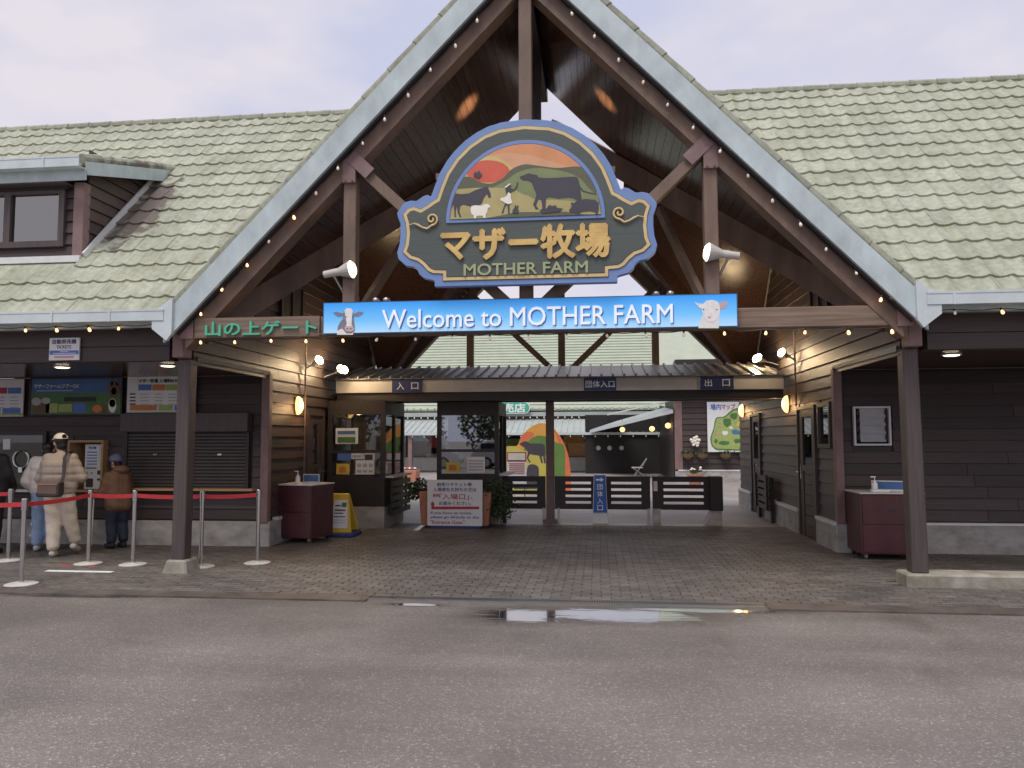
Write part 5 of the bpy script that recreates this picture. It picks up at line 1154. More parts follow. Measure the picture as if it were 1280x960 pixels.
def belt(a, b_, lab, drop=.015, ea=None):
    p, q = Vector((*a, .885)), Vector((*b_, .885)); mb = MB(); n = 8; d = (q-p).normalized(); nn = Vector((-d.y, d.x, 0))*.003
    pts = [p.lerp(q, i/n)-Vector((0, 0, drop*4*(i/n)*(1-i/n))) for i in range(n+1)]
    v = []
    for pt in pts: v += [pt+nn+Vector((0, 0, -.025)), pt+nn+Vector((0, 0, .025)), pt-nn+Vector((0, 0, .025)), pt-nn+Vector((0, 0, -.025))]
    f = [(i*4+k, i*4+(k+1) % 4, i*4+4+(k+1) % 4, i*4+4+k) for i in range(n) for k in range(4)]+[(0, 1, 2, 3), (n*4+3, n*4+2, n*4+1, n*4)]
    tag(mb.add(v, f).build('barrier_belt', 'red_belt'), lab, 'belt', 'red queue barrier belts')
belt(posts['b'], posts['c'], 'red belt crossing in front of the person in the cream cap')
belt((-7.6, -1.3), posts['b'], 'red belt running out of frame at the lower left'); belt((-8.6, .75), posts['a'], 'red belt at the left edge in front of the dark figure')
belt(posts['c'], posts['d'], 'red belt in front of the person in the brown coat'); belt(posts['d'], posts['e'], 'red belt between the brown coat and the left gate post'); belt(posts['e'], posts['f'], 'rightmost red belt, beside the left gate post')

# ================================================================== COURTYARD
def steps(parent, name, mt, x0, x1, a, b_, n, th):
    mb = MB(); a, b_ = Vector(a), Vector(b_); nr = Vector((0, -(b_-a).z, (b_-a).y)).normalized()
    for i in range(n):
        p, q = a.lerp(b_, i/n), a.lerp(b_, (i+1)/n); pts = [(p+nr*th), (q+nr*.0), q-nr*.03, p-nr*.03]
        mb.add([(x0, v.y, v.z) for v in pts]+[(x1, v.y, v.z) for v in pts], [(0, 1, 2, 3), (7, 6, 5, 4), (0, 4, 5, 1), (1, 5, 6, 2), (2, 6, 7, 3), (3, 7, 4, 0)])
    o = mb.build(name, mt, parent); o['kind'] = 'stuff'; return o
SH = thing('souvenir_shop', 'long souvenir shop across the courtyard with pale green stepped roof', 'building', (0, 28, 0))
steps(SH, 'roof_courses', 'pale_roof', -22, 6.6, (0, 28, 3.0), (0, 33, 7.35), 26, .04)
MB().prism([(6.6, 27.9, 2.95), (6.6, 33, 7.38), (6.6, 33, 6.95), (6.6, 27.9, 2.5)], (.12, 0, 0)).build('barge_board', 'pale_fascia', SH)
mb = MB(); x = -22
while x < 6.4: mb.tube((x, 27.9, 2.97), (x+.30, 27.9, 2.97), .10, .10, 8); x += .34
mb.build('eave_tiles', 'pale_roof', SH)['kind'] = 'stuff'
MB().box(-22, 6.6, 27.8, 27.95, 2.62, 2.82).build('gutter', 'pale_roof2', SH); MB().box(-22, 6.6, 28.0, 28.2, 2.4, 2.64).build('eave_beam', 'post_dark', SH)
MB().prism([(-22, 28.0, 2.48), (6.6, 28.0, 2.48), (6.6, 25.6, 1.80), (-22, 25.6, 1.80)], (0, 0, .02)).build('awning_sheet', 'pale_roof2', SH)
x = -21.9; mb = MB()
while x < 6.5: mb.bar((x, 28.0, 2.515), (x, 25.58, 1.835), .04, .03); x += .28
mb.build('awning_ribs', 'pale_roof2', SH)['kind'] = 'stuff'
MB().box(-22, 6.6, 25.50, 25.58, 1.72, 1.83).build('awning_gutter', 'gutter', SH)
MB().box(-22, 6.6, 30.5, 30.7, .0, 3.0).build('back_wall', 'dark_panel', SH); MB().box(-22, 6.6, 28.3, 28.42, .02, .62).build('low_wall', 'maroon_top', SH); MB().box(-22, 6.6, 28.28, 28.44, .62, .66).build('wall_cap', 'grey_print', SH)
for x in [-20+i*1.9 for i in range(14)]:
    MB().box(x, x+.08, 28.3, 28.4, .66, 2.4).build('mullion', 'dark_panel', SH)
    MB().box(x+.08, x+1.9, 28.34, 28.35, .66, 2.4).build('pane', 'glass', SH)
for px in (513, 735, 743): p = PY(px, 560, 25.7); MB().box(p.x-.09, p.x+.09, 25.62, 25.80, .014, 1.80).build('column', 'pink_steel', SH)
for (px, py, rr, mt) in ((543, 552, .35, 'flower_red'), (545, 575, .5, 'paper'), (695, 560, .5, 'orange_print'), (722, 562, .45, 'pink_print'), (640, 556, .4, 'lime_print'), (530, 560, .35, 'leather')):
    p = PY(px, py, 29.4); MB().box(p.x-rr, p.x+rr, 29.4, 29.7, p.z-.3, p.z+.3).build('goods_display', mt, SH)
festoon_far = thing('festoon_string', 'tiny bulb string under the shop roof gutter', 'string lights', (-10, 27.75, 2.62)); mb = MB(); x = -12
while x < 6.5: mb.lathe((x, 27.75, 2.60), [(.015, 0), (.035, -.05), (.01, -.09)], 6); x += .33
mb.build('bulbs', 'bulb_faint', festoon_far)['kind'] = 'stuff'
festoon_far = thing('festoon_string', 'tiny bulb string under the shop awning edge', 'string lights', (-10, 25.55, 1.7)); mb = MB(); x = -12
while x < 6.5: mb.lathe((x, 25.55, 1.70), [(.012, 0), (.03, -.05), (.01, -.08)], 6); x += .55
mb.build('bulbs', 'bulb_faint', festoon_far)['kind'] = 'stuff'
# shop sign
p, q = PY(608, 517.5, 27.6), PY(662.5, 502, 27.6); zc, h = (p.z+q.z)/2, (q.z-p.z)/2
SS_ = thing('shop_sign', 'green rounded shop sign with white characters on the roof edge', 'sign', ((p.x+q.x)/2, 27.6, p.z))
def pill(x0, x1, zc, h, n=10): return [(x1-h+h*math.cos(a), zc+h*math.sin(a)) for a in [-math.pi/2+math.pi*i/n for i in range(n+1)]]+[(x0+h+h*math.cos(a), zc+h*math.sin(a)) for a in [math.pi/2+math.pi*i/n for i in range(n+1)]]
MB().xz(pill(p.x, q.x, zc, h), 27.6, .1).build('panel', 'white', SS_); MB().xz(pill(p.x+.04, q.x-.04, zc, h-.04), 27.59, .02).build('face', 'shop_green', SS_)
ptext('と売店', 616, 504.2, 657, 516, 27.588, 'white', SS_, bold=.03, depth=.01)
MB().box(p.x+.3, q.x-.3, 27.7, 28.2, zc-.05, zc+.05).build('bracket', 'steel_dull', SS_)
# mural board
MY = 14.0
MU = thing('mural_board', 'painted arch board with a black cow on green and yellow hills', 'mural', (-1.1, MY, 0))
def MP(cx, cy): p = PY(500+cx/5.818, 490+cy/5.818, MY); return (p.x, p.z)
GR = [(1245, 760), (700, 760)]
def mural(name, mt, pts, k): MB().xz([MP(*q) for q in pts], MY-.004*k, .004 if k else .06).build(name, mt, MU)
mural('panel', 'mural_orange', curve([(700, 480), (760, 400), (850, 390), (880, 330), (950, 255), (1040, 226), (1120, 268), (1185, 360), (1225, 470), (1242, 600)])+GR, 0)
mural('painted_red', 'mural_red', curve([(868, 350), (900, 300), (950, 290), (975, 310), (930, 350), (890, 380)]), 1)
mural('painted_rim', 'mural_red', curve([(1120, 268), (1185, 360), (1225, 470), (1242, 600)])+[(1242, 760), (1200, 760), (1200, 560), (1170, 420)], 1)
mural('painted_hill', 'mural_green', curve([(900, 420), (940, 350), (1000, 318), (1080, 330), (1140, 370), (1195, 400), (1200, 600)])+[(1200, 760), (800, 760)], 2)
mural('painted_field', 'mural_yellow', curve([(702, 470), (760, 402), (840, 398), (900, 425), (1000, 440), (1060, 460), (1090, 600)])+[(1090, 760), (702, 760)], 3)
mural('painted_cow', 'art_black', [(868, 374), (905, 358), (925, 360), (940, 374), (1030, 374), (1052, 385), (1055, 430), (1060, 515), (1048, 520), (1040, 465), (1030, 470), (1040, 515), (1028, 518), (1012, 462), (960, 455), (945, 450), (932, 480), (952, 510), (940, 512), (922, 480), (930, 440), (912, 405), (880, 385)], 4)
mural('painted_bush', 'art_black', curve([(920, 600), (930, 540), (965, 525), (1005, 545), (1010, 600)])+[(1010, 700), (920, 700)], 4)
MB().box(MP(720, 0)[0], MP(1230, 0)[0], MY+.06, MY+.4, .014, .2).build('foot', 'dark_panel', MU)
p, q = PY(634, 617, 11.5), PY(658, 565, 11.5)
IS = thing('info_stand', 'white paper notice stand in front of the mural board', 'sign', ((p.x+q.x)/2, 11.5, 0))
MB().box(p.x, q.x, 11.5, 11.53, .35, q.z).build('panel', 'paper', IS); MB().box(p.x, q.x, 11.49, 11.499, q.z-.24, q.z).build('red_frame', 'ink_red', IS); MB().box(p.x+.03, q.x-.03, 11.48, 11.489, q.z-.21, q.z-.03).build('paper_sheet', 'paper_warm', IS)
for i in range(6): MB().box(p.x+.05, q.x-.05, 11.486, 11.4995, q.z-.30-i*.05, q.z-.285-i*.05).build('print', 'pink_print', IS)
for dx in (.05, -.05): MB().box((p if dx > 0 else q).x+dx-.015, (p if dx > 0 else q).x+dx+.015, 11.50, 11.56, .014, .36).build('leg', 'steel_dull', IS)
# map building
MBY = 19.4
MBD = thing('map_building', 'dark sided building at the right of the courtyard carrying a map', 'building', (6, MBY, 0))
mwall = MB().box(3.56, 12, MBY+.03, MBY+4.5, .4, 4.4).build('wall', 'dark_panel', MBD); MB().box(3.50, 12, MBY-.04, MBY+4.5, .0, .40).build('plinth', 'concrete', MBD); MB().box(3.6, 12, MBY-.06, MBY+.02, .40, .45).build('sill_strip', 'white_trim', MBD)
siding(mwall, 'Y', MBY+.03, lambda z: 3.76, lambda z: 9, .46, 3.6, .20, 'siding_x'); MB().box(3.50, 3.76, MBY-.03, MBY+.2, .45, 3.7).build('corner_post', 'pink_steel', MBD)
MB().prism([(3.0, MBY-.6, 3.6), (12, MBY-.6, 3.6), (12, MBY+4, 6.2), (3.0, MBY+4, 6.2)], (0, 0, .08)).build('roof', 'pale_roof', MBD)
p, q = PY(885, 565, MBY-.1), PY(941, 502, MBY-.1)
MA = thing('map_board', 'white framed park map board in greens on the dark wall', 'map', ((p.x+q.x)/2, MBY-.1, p.z)); MB().box(p.x, q.x, MBY-.1, MBY-.04, p.z, q.z).build('panel', 'white', MA)
def AP(cx, cy): v = PY(680+cx/4.0, 440+cy/4.0, MBY-.1); return (v.x, v.z)
def mapp(name, mt, pts, k): MB().xz([AP(*v) for v in pts], MBY-.1-.006*k, .005).build(name, mt, MA)
mapp('map_outline', 'green_print', curve([(838, 470), (832, 430), (848, 380), (860, 330), (900, 322), (940, 290), (980, 278), (1010, 282), (1020, 400), (1020, 485), (900, 490), (860, 488), (838, 470)]), 1)
mapp('map_land', 'lime_print', curve([(843, 465), (838, 430), (852, 385), (864, 335), (905, 327), (943, 296), (980, 284), (1005, 288), (1015, 400), (1014, 480), (900, 484), (862, 482), (843, 465)]), 2)
for (cx, cy, rx, ry, mt) in ((915, 350, 25, 25, 'green_print'), (950, 320, 22, 18, 'green_print'), (985, 300, 16, 14, 'mural_green'), (880, 370, 10, 8, 'pink_print'), (868, 408, 8, 8, 'pink_print'), (905, 405, 18, 12, 'paper'), (960, 400, 24, 14, 'skyblue_print'), (980, 360, 20, 16, 'yellow_print'), (900, 455, 30, 12, 'green_print'), (970, 445, 26, 12, 'green_print'), (935, 380, 10, 8, 'paper'), (990, 410, 10, 9, 'paper'), (860, 445, 10, 12, 'green_print')):
    mapp('map_patch', mt, [(cx+rx*math.cos(i*math.pi/6)*random.uniform(.7, 1.1), cy+ry*math.sin(i*math.pi/6)*random.uniform(.7, 1.1)) for i in range(12)], 3)
ptext('場内', 888, 505, 901, 512.5, MBY-.105, 'blue_print', MA, bold=.02, depth=.004); ptext('マップ', 902, 505, 919, 512, MBY-.105, 'ink_red', MA, bold=.02, depth=.004)
# hanging baskets and flowers
for i, px in enumerate((860, 878, 907, 931)):
    v = PY(px, 570, MBY-.2); lab = ['first wall basket from the corner post', 'second wall basket from the corner post', 'wall basket below the map board', 'wall basket at the right end below the map'][i]
    hb = thing('wall_basket', lab, 'basket', (v.x, MBY-.2, v.z), 'wall baskets'); MB().lathe((v.x, MBY-.16, v.z-.12), [(.05, 0), (.17, .08), (.20, .2)], 12).build('bowl', 'basket', hb)
    lf = MB()
    for k in range(60): leaf((v.x+random.gauss(0, .12), MBY-.16+random.gauss(0, .08), v.z+.1+random.uniform(0, .08)), .09)
    lf.build('foliage', 'leaf', hb)['kind'] = 'stuff'
v = PY(869, 552, MBY-.15); fl = thing('flower_bunch', 'bunch of cream flowers on the dark wall left of the map', 'flowers', (v.x, MBY-.1, v.z))
for k in range(12):
    a = k*2.4; rr = .05*math.sqrt(k); MB().lathe((v.x+rr*math.cos(a), MBY-.16, v.z+rr*math.sin(a)), [(.02, 0), (.06, .02), (.045, .05), (.01, .06)], 8, (0, -1, .2)).build('bloom', 'flower', fl, smooth=True)
MB().bar((v.x, MBY-.1, v.z-.45), (v.x, MBY-.1, v.z), .02, .02).box(v.x-.06, v.x+.06, MBY-.14, MBY-.04, v.z-.1, v.z+.02).build('holder', 'steel_dull', fl)
v = PY(869, 600, 16.5); fp = thing('flower_pot', 'terracotta pot with pale flowers before the map wall', 'flower pot', (v.x, 16.5, 0))
MB().lathe((v.x, 16.5, .014), [(.16, 0), (.24, .36), (.26, .37), (.26, .42)], 14).build('pot', 'terracotta', fp)
lf = MB()
for k in range(80): leaf((v.x+random.gauss(0, .12), 16.5+random.gauss(0, .1), .46+random.uniform(0, .12)), .1)
lf.build('foliage', 'leaf', fp)['kind'] = 'stuff'
for k in range(6): MB().lathe((v.x+random.gauss(0, .12), 16.4, .56+random.gauss(0, .03)), [(.02, 0), (.05, .02), (.01, .05)], 8).build('bloom', 'flower', fp)
v = PY(512, 596, 19.5); fp = thing('column_planter', 'pink brick planter at the foot of a shop column', 'planter', (v.x, 19.5, 0)); MB().box(v.x-.32, v.x+.32, 19.2, 19.8, .014, .42).build('box', 'terracotta', fp, bevel=.02)
for k in range(5): MB().lathe((v.x-.2+.1*k, 19.5, .44), [(.02, 0), (.06, .03), (.01, .08)], 8).build('bloom', 'flower_red' if k % 2 else 'flower', fp)
MB().box(v.x-.28, v.x+.28, 19.25, 19.75, .42, .43).build('soil_bed', 'soil', fp)
# terrace awning and its dark store
TA = thing('terrace_awning', 'sloping white awning over the dark open store beside the map building', 'awning', (2.5, 23, 0))
MB().prism([(3.42, 19.3, 2.56), (.45, 25.3, 1.90), (.45, 27.5, 2.0), (3.42, 22.5, 2.75)], (0, 0, .04)).build('sheet', 'pale_roof2', TA)
MB().bar((3.42, 19.28, 2.52), (.43, 25.28, 1.86), .06, .12).build('edge_gutter', 'gutter', TA); MB().bar((3.5, 19.3, 2.95), (1.2, 25.5, 2.6), .05, .05).build('rail', 'white_trim', TA)
MB().box(.2, 3.5, 25.6, 25.7, .014, 2.6).build('store_back', 'dark_room', TA); MB().prism([(3.45, 19.5, .014), (3.45, 25.6, .014), (3.45, 25.6, 3.0), (3.45, 19.5, 2.6)], (.08, 0, 0)).build('store_side', 'dark_panel', TA)
for i, px in enumerate((748, 762, 777)): v = PY(px, 560, 25.55); MB().lathe((v.x, 25.58, v.z), [(.10, 0), (.10, .02)], 14, (0, -1, 0)).build('plate', 'grey_print', TA)
for i, (px, py) in enumerate(((778, 537), (815, 536), (835, 532))):
    v = PY(px, py, 23.5-i*1.5); gl = thing('globe_lamp', ['lit globe lamp at the left of the dark store', 'lit globe lamp in the middle of the dark store', 'lit globe lamp beside the corner of the map building'][i], 'lamp', tuple(v), 'lit globe lamps in the store')
    MB().lathe(v-Vector((0, 0, .1)), [(.02, 0), (.08, .03), (.11, .1), (.08, .17), (.02, .2)], 14).build('globe', 'lamp_warm', gl, smooth=True); MB().tube(v+Vector((0, 0, .1)), v+Vector((0, 0, .45)), .01, n=6).build('stem', 'socket', gl)
v = PY(800, 586, 22); ch = thing('folding_chair', 'folding garden chair inside the dark store', 'chair', (v.x, 22, .014))
for s in (-1, 1):
    MB().bar((v.x-.3, 22+s*.2, .02), (v.x+.25, 22+s*.2, .75), .03, .03).build('back_leg', 'steel_dull', ch); MB().bar((v.x+.3, 22+s*.2, .02), (v.x-.3, 22+s*.2, .42), .03, .03).build('front_leg', 'steel_dull', ch)
MB().box(v.x-.32, v.x+.1, 21.78, 22.22, .41, .44).build('seat', 'grey_print', ch); MB().bar((v.x+.1, 22, .5), (v.x+.26, 22, .78), .42, .02).build('backrest', 'grey_print', ch)

# ================================================================== PEOPLE
_us = bmesh.new(); bmesh.ops.create_icosphere(_us, subdivisions=2, radius=1.0); _us.verts.ensure_lookup_table()
USV = [tuple(v.co*1.02) for v in _us.verts]; USF = [tuple(v.index for v in f.verts) for f in _us.faces]; _us.free()
def blob(caps, balls, voxel, name, mt, parent, smooth_it=4, puff=0, pz=.10):
    V_, F_ = [], []
    def ball(c_, r3):
        b0 = len(V_); c_ = Vector(c_)
        V_.extend([(c_.x+x*r3[0], c_.y+y*r3[1], c_.z+z*r3[2]) for x, y, z in USV]); F_.extend([tuple(b0+i for i in f) for f in USF])
    for (p, r0, q, r1) in caps:
        p, q = Vector(p), Vector(q); n = max(1, int((q-p).length/(.55*min(r0, r1)))+1)
        for i in range(n+1):
            t_ = i/n; rr = r0+(r1-r0)*t_; ball(p.lerp(q, t_), (rr, rr, rr))
    for (c_, r3) in balls: ball(c_, r3)
    me = bpy.data.meshes.new('tmp'); me.from_pydata(V_, [], F_); ob = bpy.data.objects.new('tmp', me); COL.objects.link(ob)
    md = ob.modifiers.new('r', 'REMESH'); md.mode = 'VOXEL'; md.voxel_size = voxel
    if smooth_it: ms = ob.modifiers.new('s', 'SMOOTH'); ms.iterations = smooth_it; ms.factor = .5
    res = bpy.data.meshes.new_from_object(ob.evaluated_get(bpy.context.evaluated_depsgraph_get())); bpy.data.objects.remove(ob)
    if puff:
        nr = [v.normal.copy() for v in res.vertices]
        for v, n_ in zip(res.vertices, nr): v.co += n_*(puff*(abs(math.sin(math.pi*v.co.z/pz))**.6-.5))
    else:
        nr = [v.normal.copy() for v in res.vertices]          # soft folds in the cloth
        for v, n_ in zip(res.vertices, nr): v.co += n_*(.0022*math.sin(v.co.z*46+v.co.x*22)+.0022*math.sin(v.co.z*29-v.co.y*31)) if mt not in ('skin', 'hair') else n_*0
    res.materials.clear(); res.materials.append(MATS[mt])
    for p in res.polygons: p.use_smooth = True
    return link(name, res, parent)
def hand(w_, d, side):      # palm and five fingers from wrist w_, pointing along d; side = thumb direction
    w_, d, side = Vector(w_), Vector(d).normalized(), Vector(side).normalized(); up = d.cross(side); caps = [(w_, .022, w_+d*.05, .026)]
    for i, ln_ in enumerate((.060, .070, .066, .052)):
        b0 = w_+d*.065+side*(.030-.020*i); m_ = b0+d*ln_*.55-up*.006; caps += [(w_+d*.03+side*(.02-.013*i), .013, b0, .0105), (b0, .0095, m_, .009), (m_, .009, m_+d*ln_*.35-up*.022, .008)]
    t0 = w_+d*.02+side*.026; t1 = t0+d*.03+side*.026; caps += [(t0, .013, t1, .0105), (t1, .010, t1+d*.028-up*.008, .009)]
    return caps
def person(label, loc, rz, J, H, top, leg, topm, legm, hairm='hair', hood=False, puff=0, shoe='shoe', face_dir=(0, 1, 0), skirt=None):
    P_ = thing('person', label, 'person', loc, None, rz, False); g_ = lambda k: Vector(J[k])
    fd = Vector(face_dir).normalized(); sd_ = fd.cross(Vector((0, 0, 1))); hc = g_('head'); k = H/1.7
    caps = [(g_('pelvis'), .10*k, g_('chest'), .11*k), (g_('chest'), .07*k, g_('neck'), .05*k), (g_('neck'), .05*k, hc, .05*k)]; balls = []
    for s in 'LR':
        caps += [(g_('chest'), .07*k, g_('sh'+s), .055*k), (g_('sh'+s), .05*k, g_('el'+s), .038*k), (g_('el'+s), .036*k, g_('wr'+s), .025*k)]
        caps += [(g_('pelvis'), .09*k, g_('hip'+s), .085*k), (g_('hip'+s), .08*k, g_('kn'+s), .052*k), (g_('kn'+s), .05*k, g_('an'+s), .035*k), (g_('an'+s)-Vector((0, 0, .02)), .035*k, g_('toe'+s), .028*k)]
        dw = (g_('wr'+s)-g_('el'+s)).normalized(); th = Vector((0, 0, 1)) if abs(dw.z) < .7 else Vector((0, 1, 0)); th = (th-dw*th.dot(dw)).normalized(); caps += hand(g_('wr'+s), dw, th)
    balls += [(hc+Vector((0, 0, .02*k)), (.076*k, .076*k, .10*k)), (hc-fd*.02*k+Vector((0, 0, .035*k)), (.078*k, .078*k, .082*k)), (hc+fd*.035*k-Vector((0, 0, .055*k)), (.05*k, .05*k, .045*k))]
    caps += [(hc+fd*.078*k+Vector((0, 0, .02*k)), .010*k, hc+fd*.094*k-Vector((0, 0, .015*k)), .014*k)]
    for s in (-1, 1): balls.append((hc+sd_*s*.078*k, (.016*k, .016*k, .03*k)))
    body = blob(caps, balls, .0085, 'body', 'skin', P_, 2)
    for s in (-1, 1):
        MB().lathe(hc+fd*.070*k+sd_*s*.03*k+Vector((0, 0, .025*k)), [(.004, 0), (.010*k, .004), (.004, .008)], 8, fd).build('eye', 'ink', body, local=True)
    MB().bar(hc+fd*.083*k-sd_*.02*k-Vector((0, 0, .045*k)), hc+fd*.083*k+sd_*.02*k-Vector((0, 0, .045*k)), .006, .006).build('mouth', 'ink_red', body, local=True)
    # hair
    blob([], [(hc-fd*.022*k+Vector((0, 0, .045*k)), (.088*k, .088*k, .088*k)), (hc-fd*.045*k-Vector((0, 0, .03*k)), (.070*k, .060*k, .075*k))], .012, 'hair', hairm, P_, 2)
    # trousers
    tr = [(g_('pelvis')+Vector((0, 0, .06*k)), leg[0], g_('pelvis'), leg[0]*1.05)]
    for s in 'LR': tr += [(g_('pelvis'), leg[0], g_('hip'+s), leg[0]), (g_('hip'+s), leg[0], g_('kn'+s), leg[1]), (g_('kn'+s), leg[1], g_('an'+s)+Vector((0, 0, .05)), leg[2])]
    blob(tr, [], .014, 'trousers', legm, P_, 5)
    tp = [(g_('hem'), top[0], g_('chest'), top[1]), (g_('chest'), top[1]*.8, g_('neck')-Vector((0, 0, .04)), top[1]*.45)]; tb = []
    for s in 'LR':
        tp += [(g_('chest')+Vector((0, 0, .05)), top[1]*.75, g_('sh'+s), top[2]), (g_('sh'+s), top[2], g_('el'+s), top[2]*.92), (g_('el'+s), top[2]*.92, g_('wr'+s), top[2]*.7)]
        tp += [(g_('hem')+Vector((.08*k if s == 'R' else -.08*k, 0, 0)), top[0], g_('chest')+Vector((.08*k if s == 'R' else -.08*k, 0, 0)), top[1])]
    if hood: tb.append((g_('neck')-fd*.08+Vector((0, 0, .0)), (.12, .10, .07)))
    blob(tp, tb, .014, 'jacket', topm, P_, 6, puff)
    for s in 'LR':
        a, b_ = g_('an'+s), g_('toe'+s)
        dd = (b_-a); dd.z = 0; dd.normalize(); h0 = a-Vector((0, 0, .05))-dd*.03; h0.z = max(.045, h0.z)
        sh_ = blob([(h0, .045, b_.lerp(h0, .4), .047), (b_.lerp(h0, .4), .047, b_, .038)], [], .010, 'shoe', shoe, P_, 3)
    return P_
def J(**k):
    d = dict(pelvis=(0, 0, .90), hem=(0, 0, .88), chest=(0, 0, 1.25), neck=(0, .01, 1.43), head=(0, .03, 1.56), shL=(-.17, 0, 1.36), shR=(.17, 0, 1.36), elL=(-.24, .02, 1.08), elR=(.24, .02, 1.08), wrL=(-.22, .16, .92), wrR=(.22, .16, .92), hipL=(-.09, 0, .86), hipR=(.09, 0, .86), knL=(-.09, .02, .47), knR=(.09, .02, .47), anL=(-.09, 0, .09), anR=(.09, 0, .09), toeL=(-.10, .13, .035), toeR=(.10, .13, .035))
    d.update(k); return d
# person in beige puffer jacket walking towards the ticket window
p1 = person('person in beige puffer jacket, cream trousers and cap seen from behind, queueing', (-6.50, 1.12, .022), math.radians(12),
    J(head=(-.03, .04, 1.515), neck=(-.01, .02, 1.40), chest=(0, 0, 1.20), hem=(0, 0, .93), pelvis=(0, 0, .84), shL=(-.15, 0, 1.31), shR=(.15, 0, 1.31), elL=(-.27, .04, 1.03), elR=(.27, .03, 1.05), wrL=(-.20, .20, 1.0), wrR=(.20, .22, 1.02), hipL=(-.08, 0, .80), hipR=(.09, .0, .80), knL=(-.06, .0, .44), knR=(.13, .06, .45), anL=(-.02, -.07, .09), anR=(.17, .12, .17), toeL=(-.05, .06, .035), toeR=(.17, .22, .06)),
    1.62, (.150, .160, .078), (.118, .095, .080), 'puffer', 'cream', puff=.013, face_dir=(-.75, .66, 0))
def cap_hat(parent, hc, fd, k, mt):
    fd = Vector(fd).normalized(); sd_ = fd.cross(Vector((0, 0, 1))); hc = Vector(hc); v = []; n = 20; rings = 7
    for i in range(rings):
        a = (math.pi/2)*i/(rings-1)*.97
        for j in range(n): b_ = 2*math.pi*j/n; v.append(hc+Vector((0, 0, .055*k+.085*k*math.sin(a)))+(fd*math.cos(b_)*.098*k+sd_*math.sin(b_)*.094*k)*math.cos(a)-fd*.012*k)
    f = [(i*n+j, i*n+(j+1) % n, (i+1)*n+(j+1) % n, (i+1)*n+j) for i in range(rings-1) for j in range(n)]+[tuple(range((rings-1)*n, rings*n))]
    cp = MB().add(v, f).build('cap', mt, parent, smooth=True, local=True)
    v = []; 
    for i in range(9):
        a = -1.1+2.2*i/8; d = fd*math.cos(a)+sd_*math.sin(a); v += [hc+Vector((0, 0, .06*k))+d*.085*k, hc+Vector((0, 0, .045*k))+d*.085*k+fd*.085*k*max(.1, math.cos(a*1.2))]
    pts_t = v; v2 = v+[q-Vector((0, 0, .008)) for q in v]; m_ = len(v)
    f = [(2*i, 2*i+1, 2*i+3, 2*i+2) for i in range(8)]+[(m_+2*i, m_+2*i+2, m_+2*i+3, m_+2*i+1) for i in range(8)]+[(2*i+1, m_+2*i+1, m_+2*i+3, 2*i+3) for i in range(8)]
    MB().add(v2, f).build('brim', mt, cp, smooth=True, local=True)
    bk = hc-fd*.105*k+Vector((0, 0, .085*k)); MB().lathe(bk, [(.032*k, -.012), (.034*k, .0), (.02*k, .004)], 12, -fd).build('cap_opening', 'hair', cp, local=True)
cap_hat(p1, (-.03, .04, 1.53), (-.80, .60, 0), .95, 'cap_cream')
# shoulder bag
sb = thing('shoulder_bag', 'brown shoulder bag on the back of the person in the puffer jacket', 'bag', (-6.44, .86, .84))
MB().box(-6.60, -6.28, .80, .90, .84, 1.04).build('bag_body', 'leather', sb, bevel=.03)
MB().box(-6.605, -6.275, .795, .905, .835, .90).build('bag_base', 'leather_dark', sb, bevel=.02); MB().box(-6.30, -6.27, .79, .91, .86, 1.03).build('side_panel', 'leather_dark', sb, bevel=.01)
MB().box(-6.59, -6.29, .79, .80, 1.0, 1.01).build('zip', 'steel_dull', sb)
st_pts = [Vector(q) for q in ((-6.28, .86, 1.03), (-6.27, .885, 1.12), (-6.28, .90, 1.24), (-6.30, .93, 1.36), (-6.33, 1.03, 1.42), (-6.36, 1.16, 1.42))]
mb = MB()
for a, b_ in zip(st_pts[:-1], st_pts[1:]): mb.bar(a, b_, .045, .008, (0, -1, .3))
mb.build('strap', 'leather_dark', sb)
# companion in white fleece and light jeans
p2 = person('person in white fleece and light blue jeans half hidden behind the puffer jacket', (-7.02, 1.55, .022), math.radians(20),
    J(elR=(.25, -.06, 1.0), wrR=(.16, .12, .95), elL=(-.26, -.02, .98), wrL=(-.20, .10, .86), chest=(0, 0, 1.16), neck=(0, .01, 1.32), head=(0, .02, 1.42), shL=(-.15, 0, 1.25), shR=(.15, 0, 1.25), pelvis=(0, 0, .84), hem=(0, 0, .90), hipL=(-.08, 0, .8), hipR=(.08, 0, .8)),
    1.55, (.15, .15, .085), (.115, .09, .08), 'white_fleece', 'denim', face_dir=(0, 1, 0))
for i, z in enumerate((.22, .38, .52, .66)): MB().lathe((-.175+.01*i, -.02, z), [(.004, 0), (.026, .003), (.006, .010)], 7, (-1, -.6, 0)).build('flower_patch', 'white', p2, local=True)
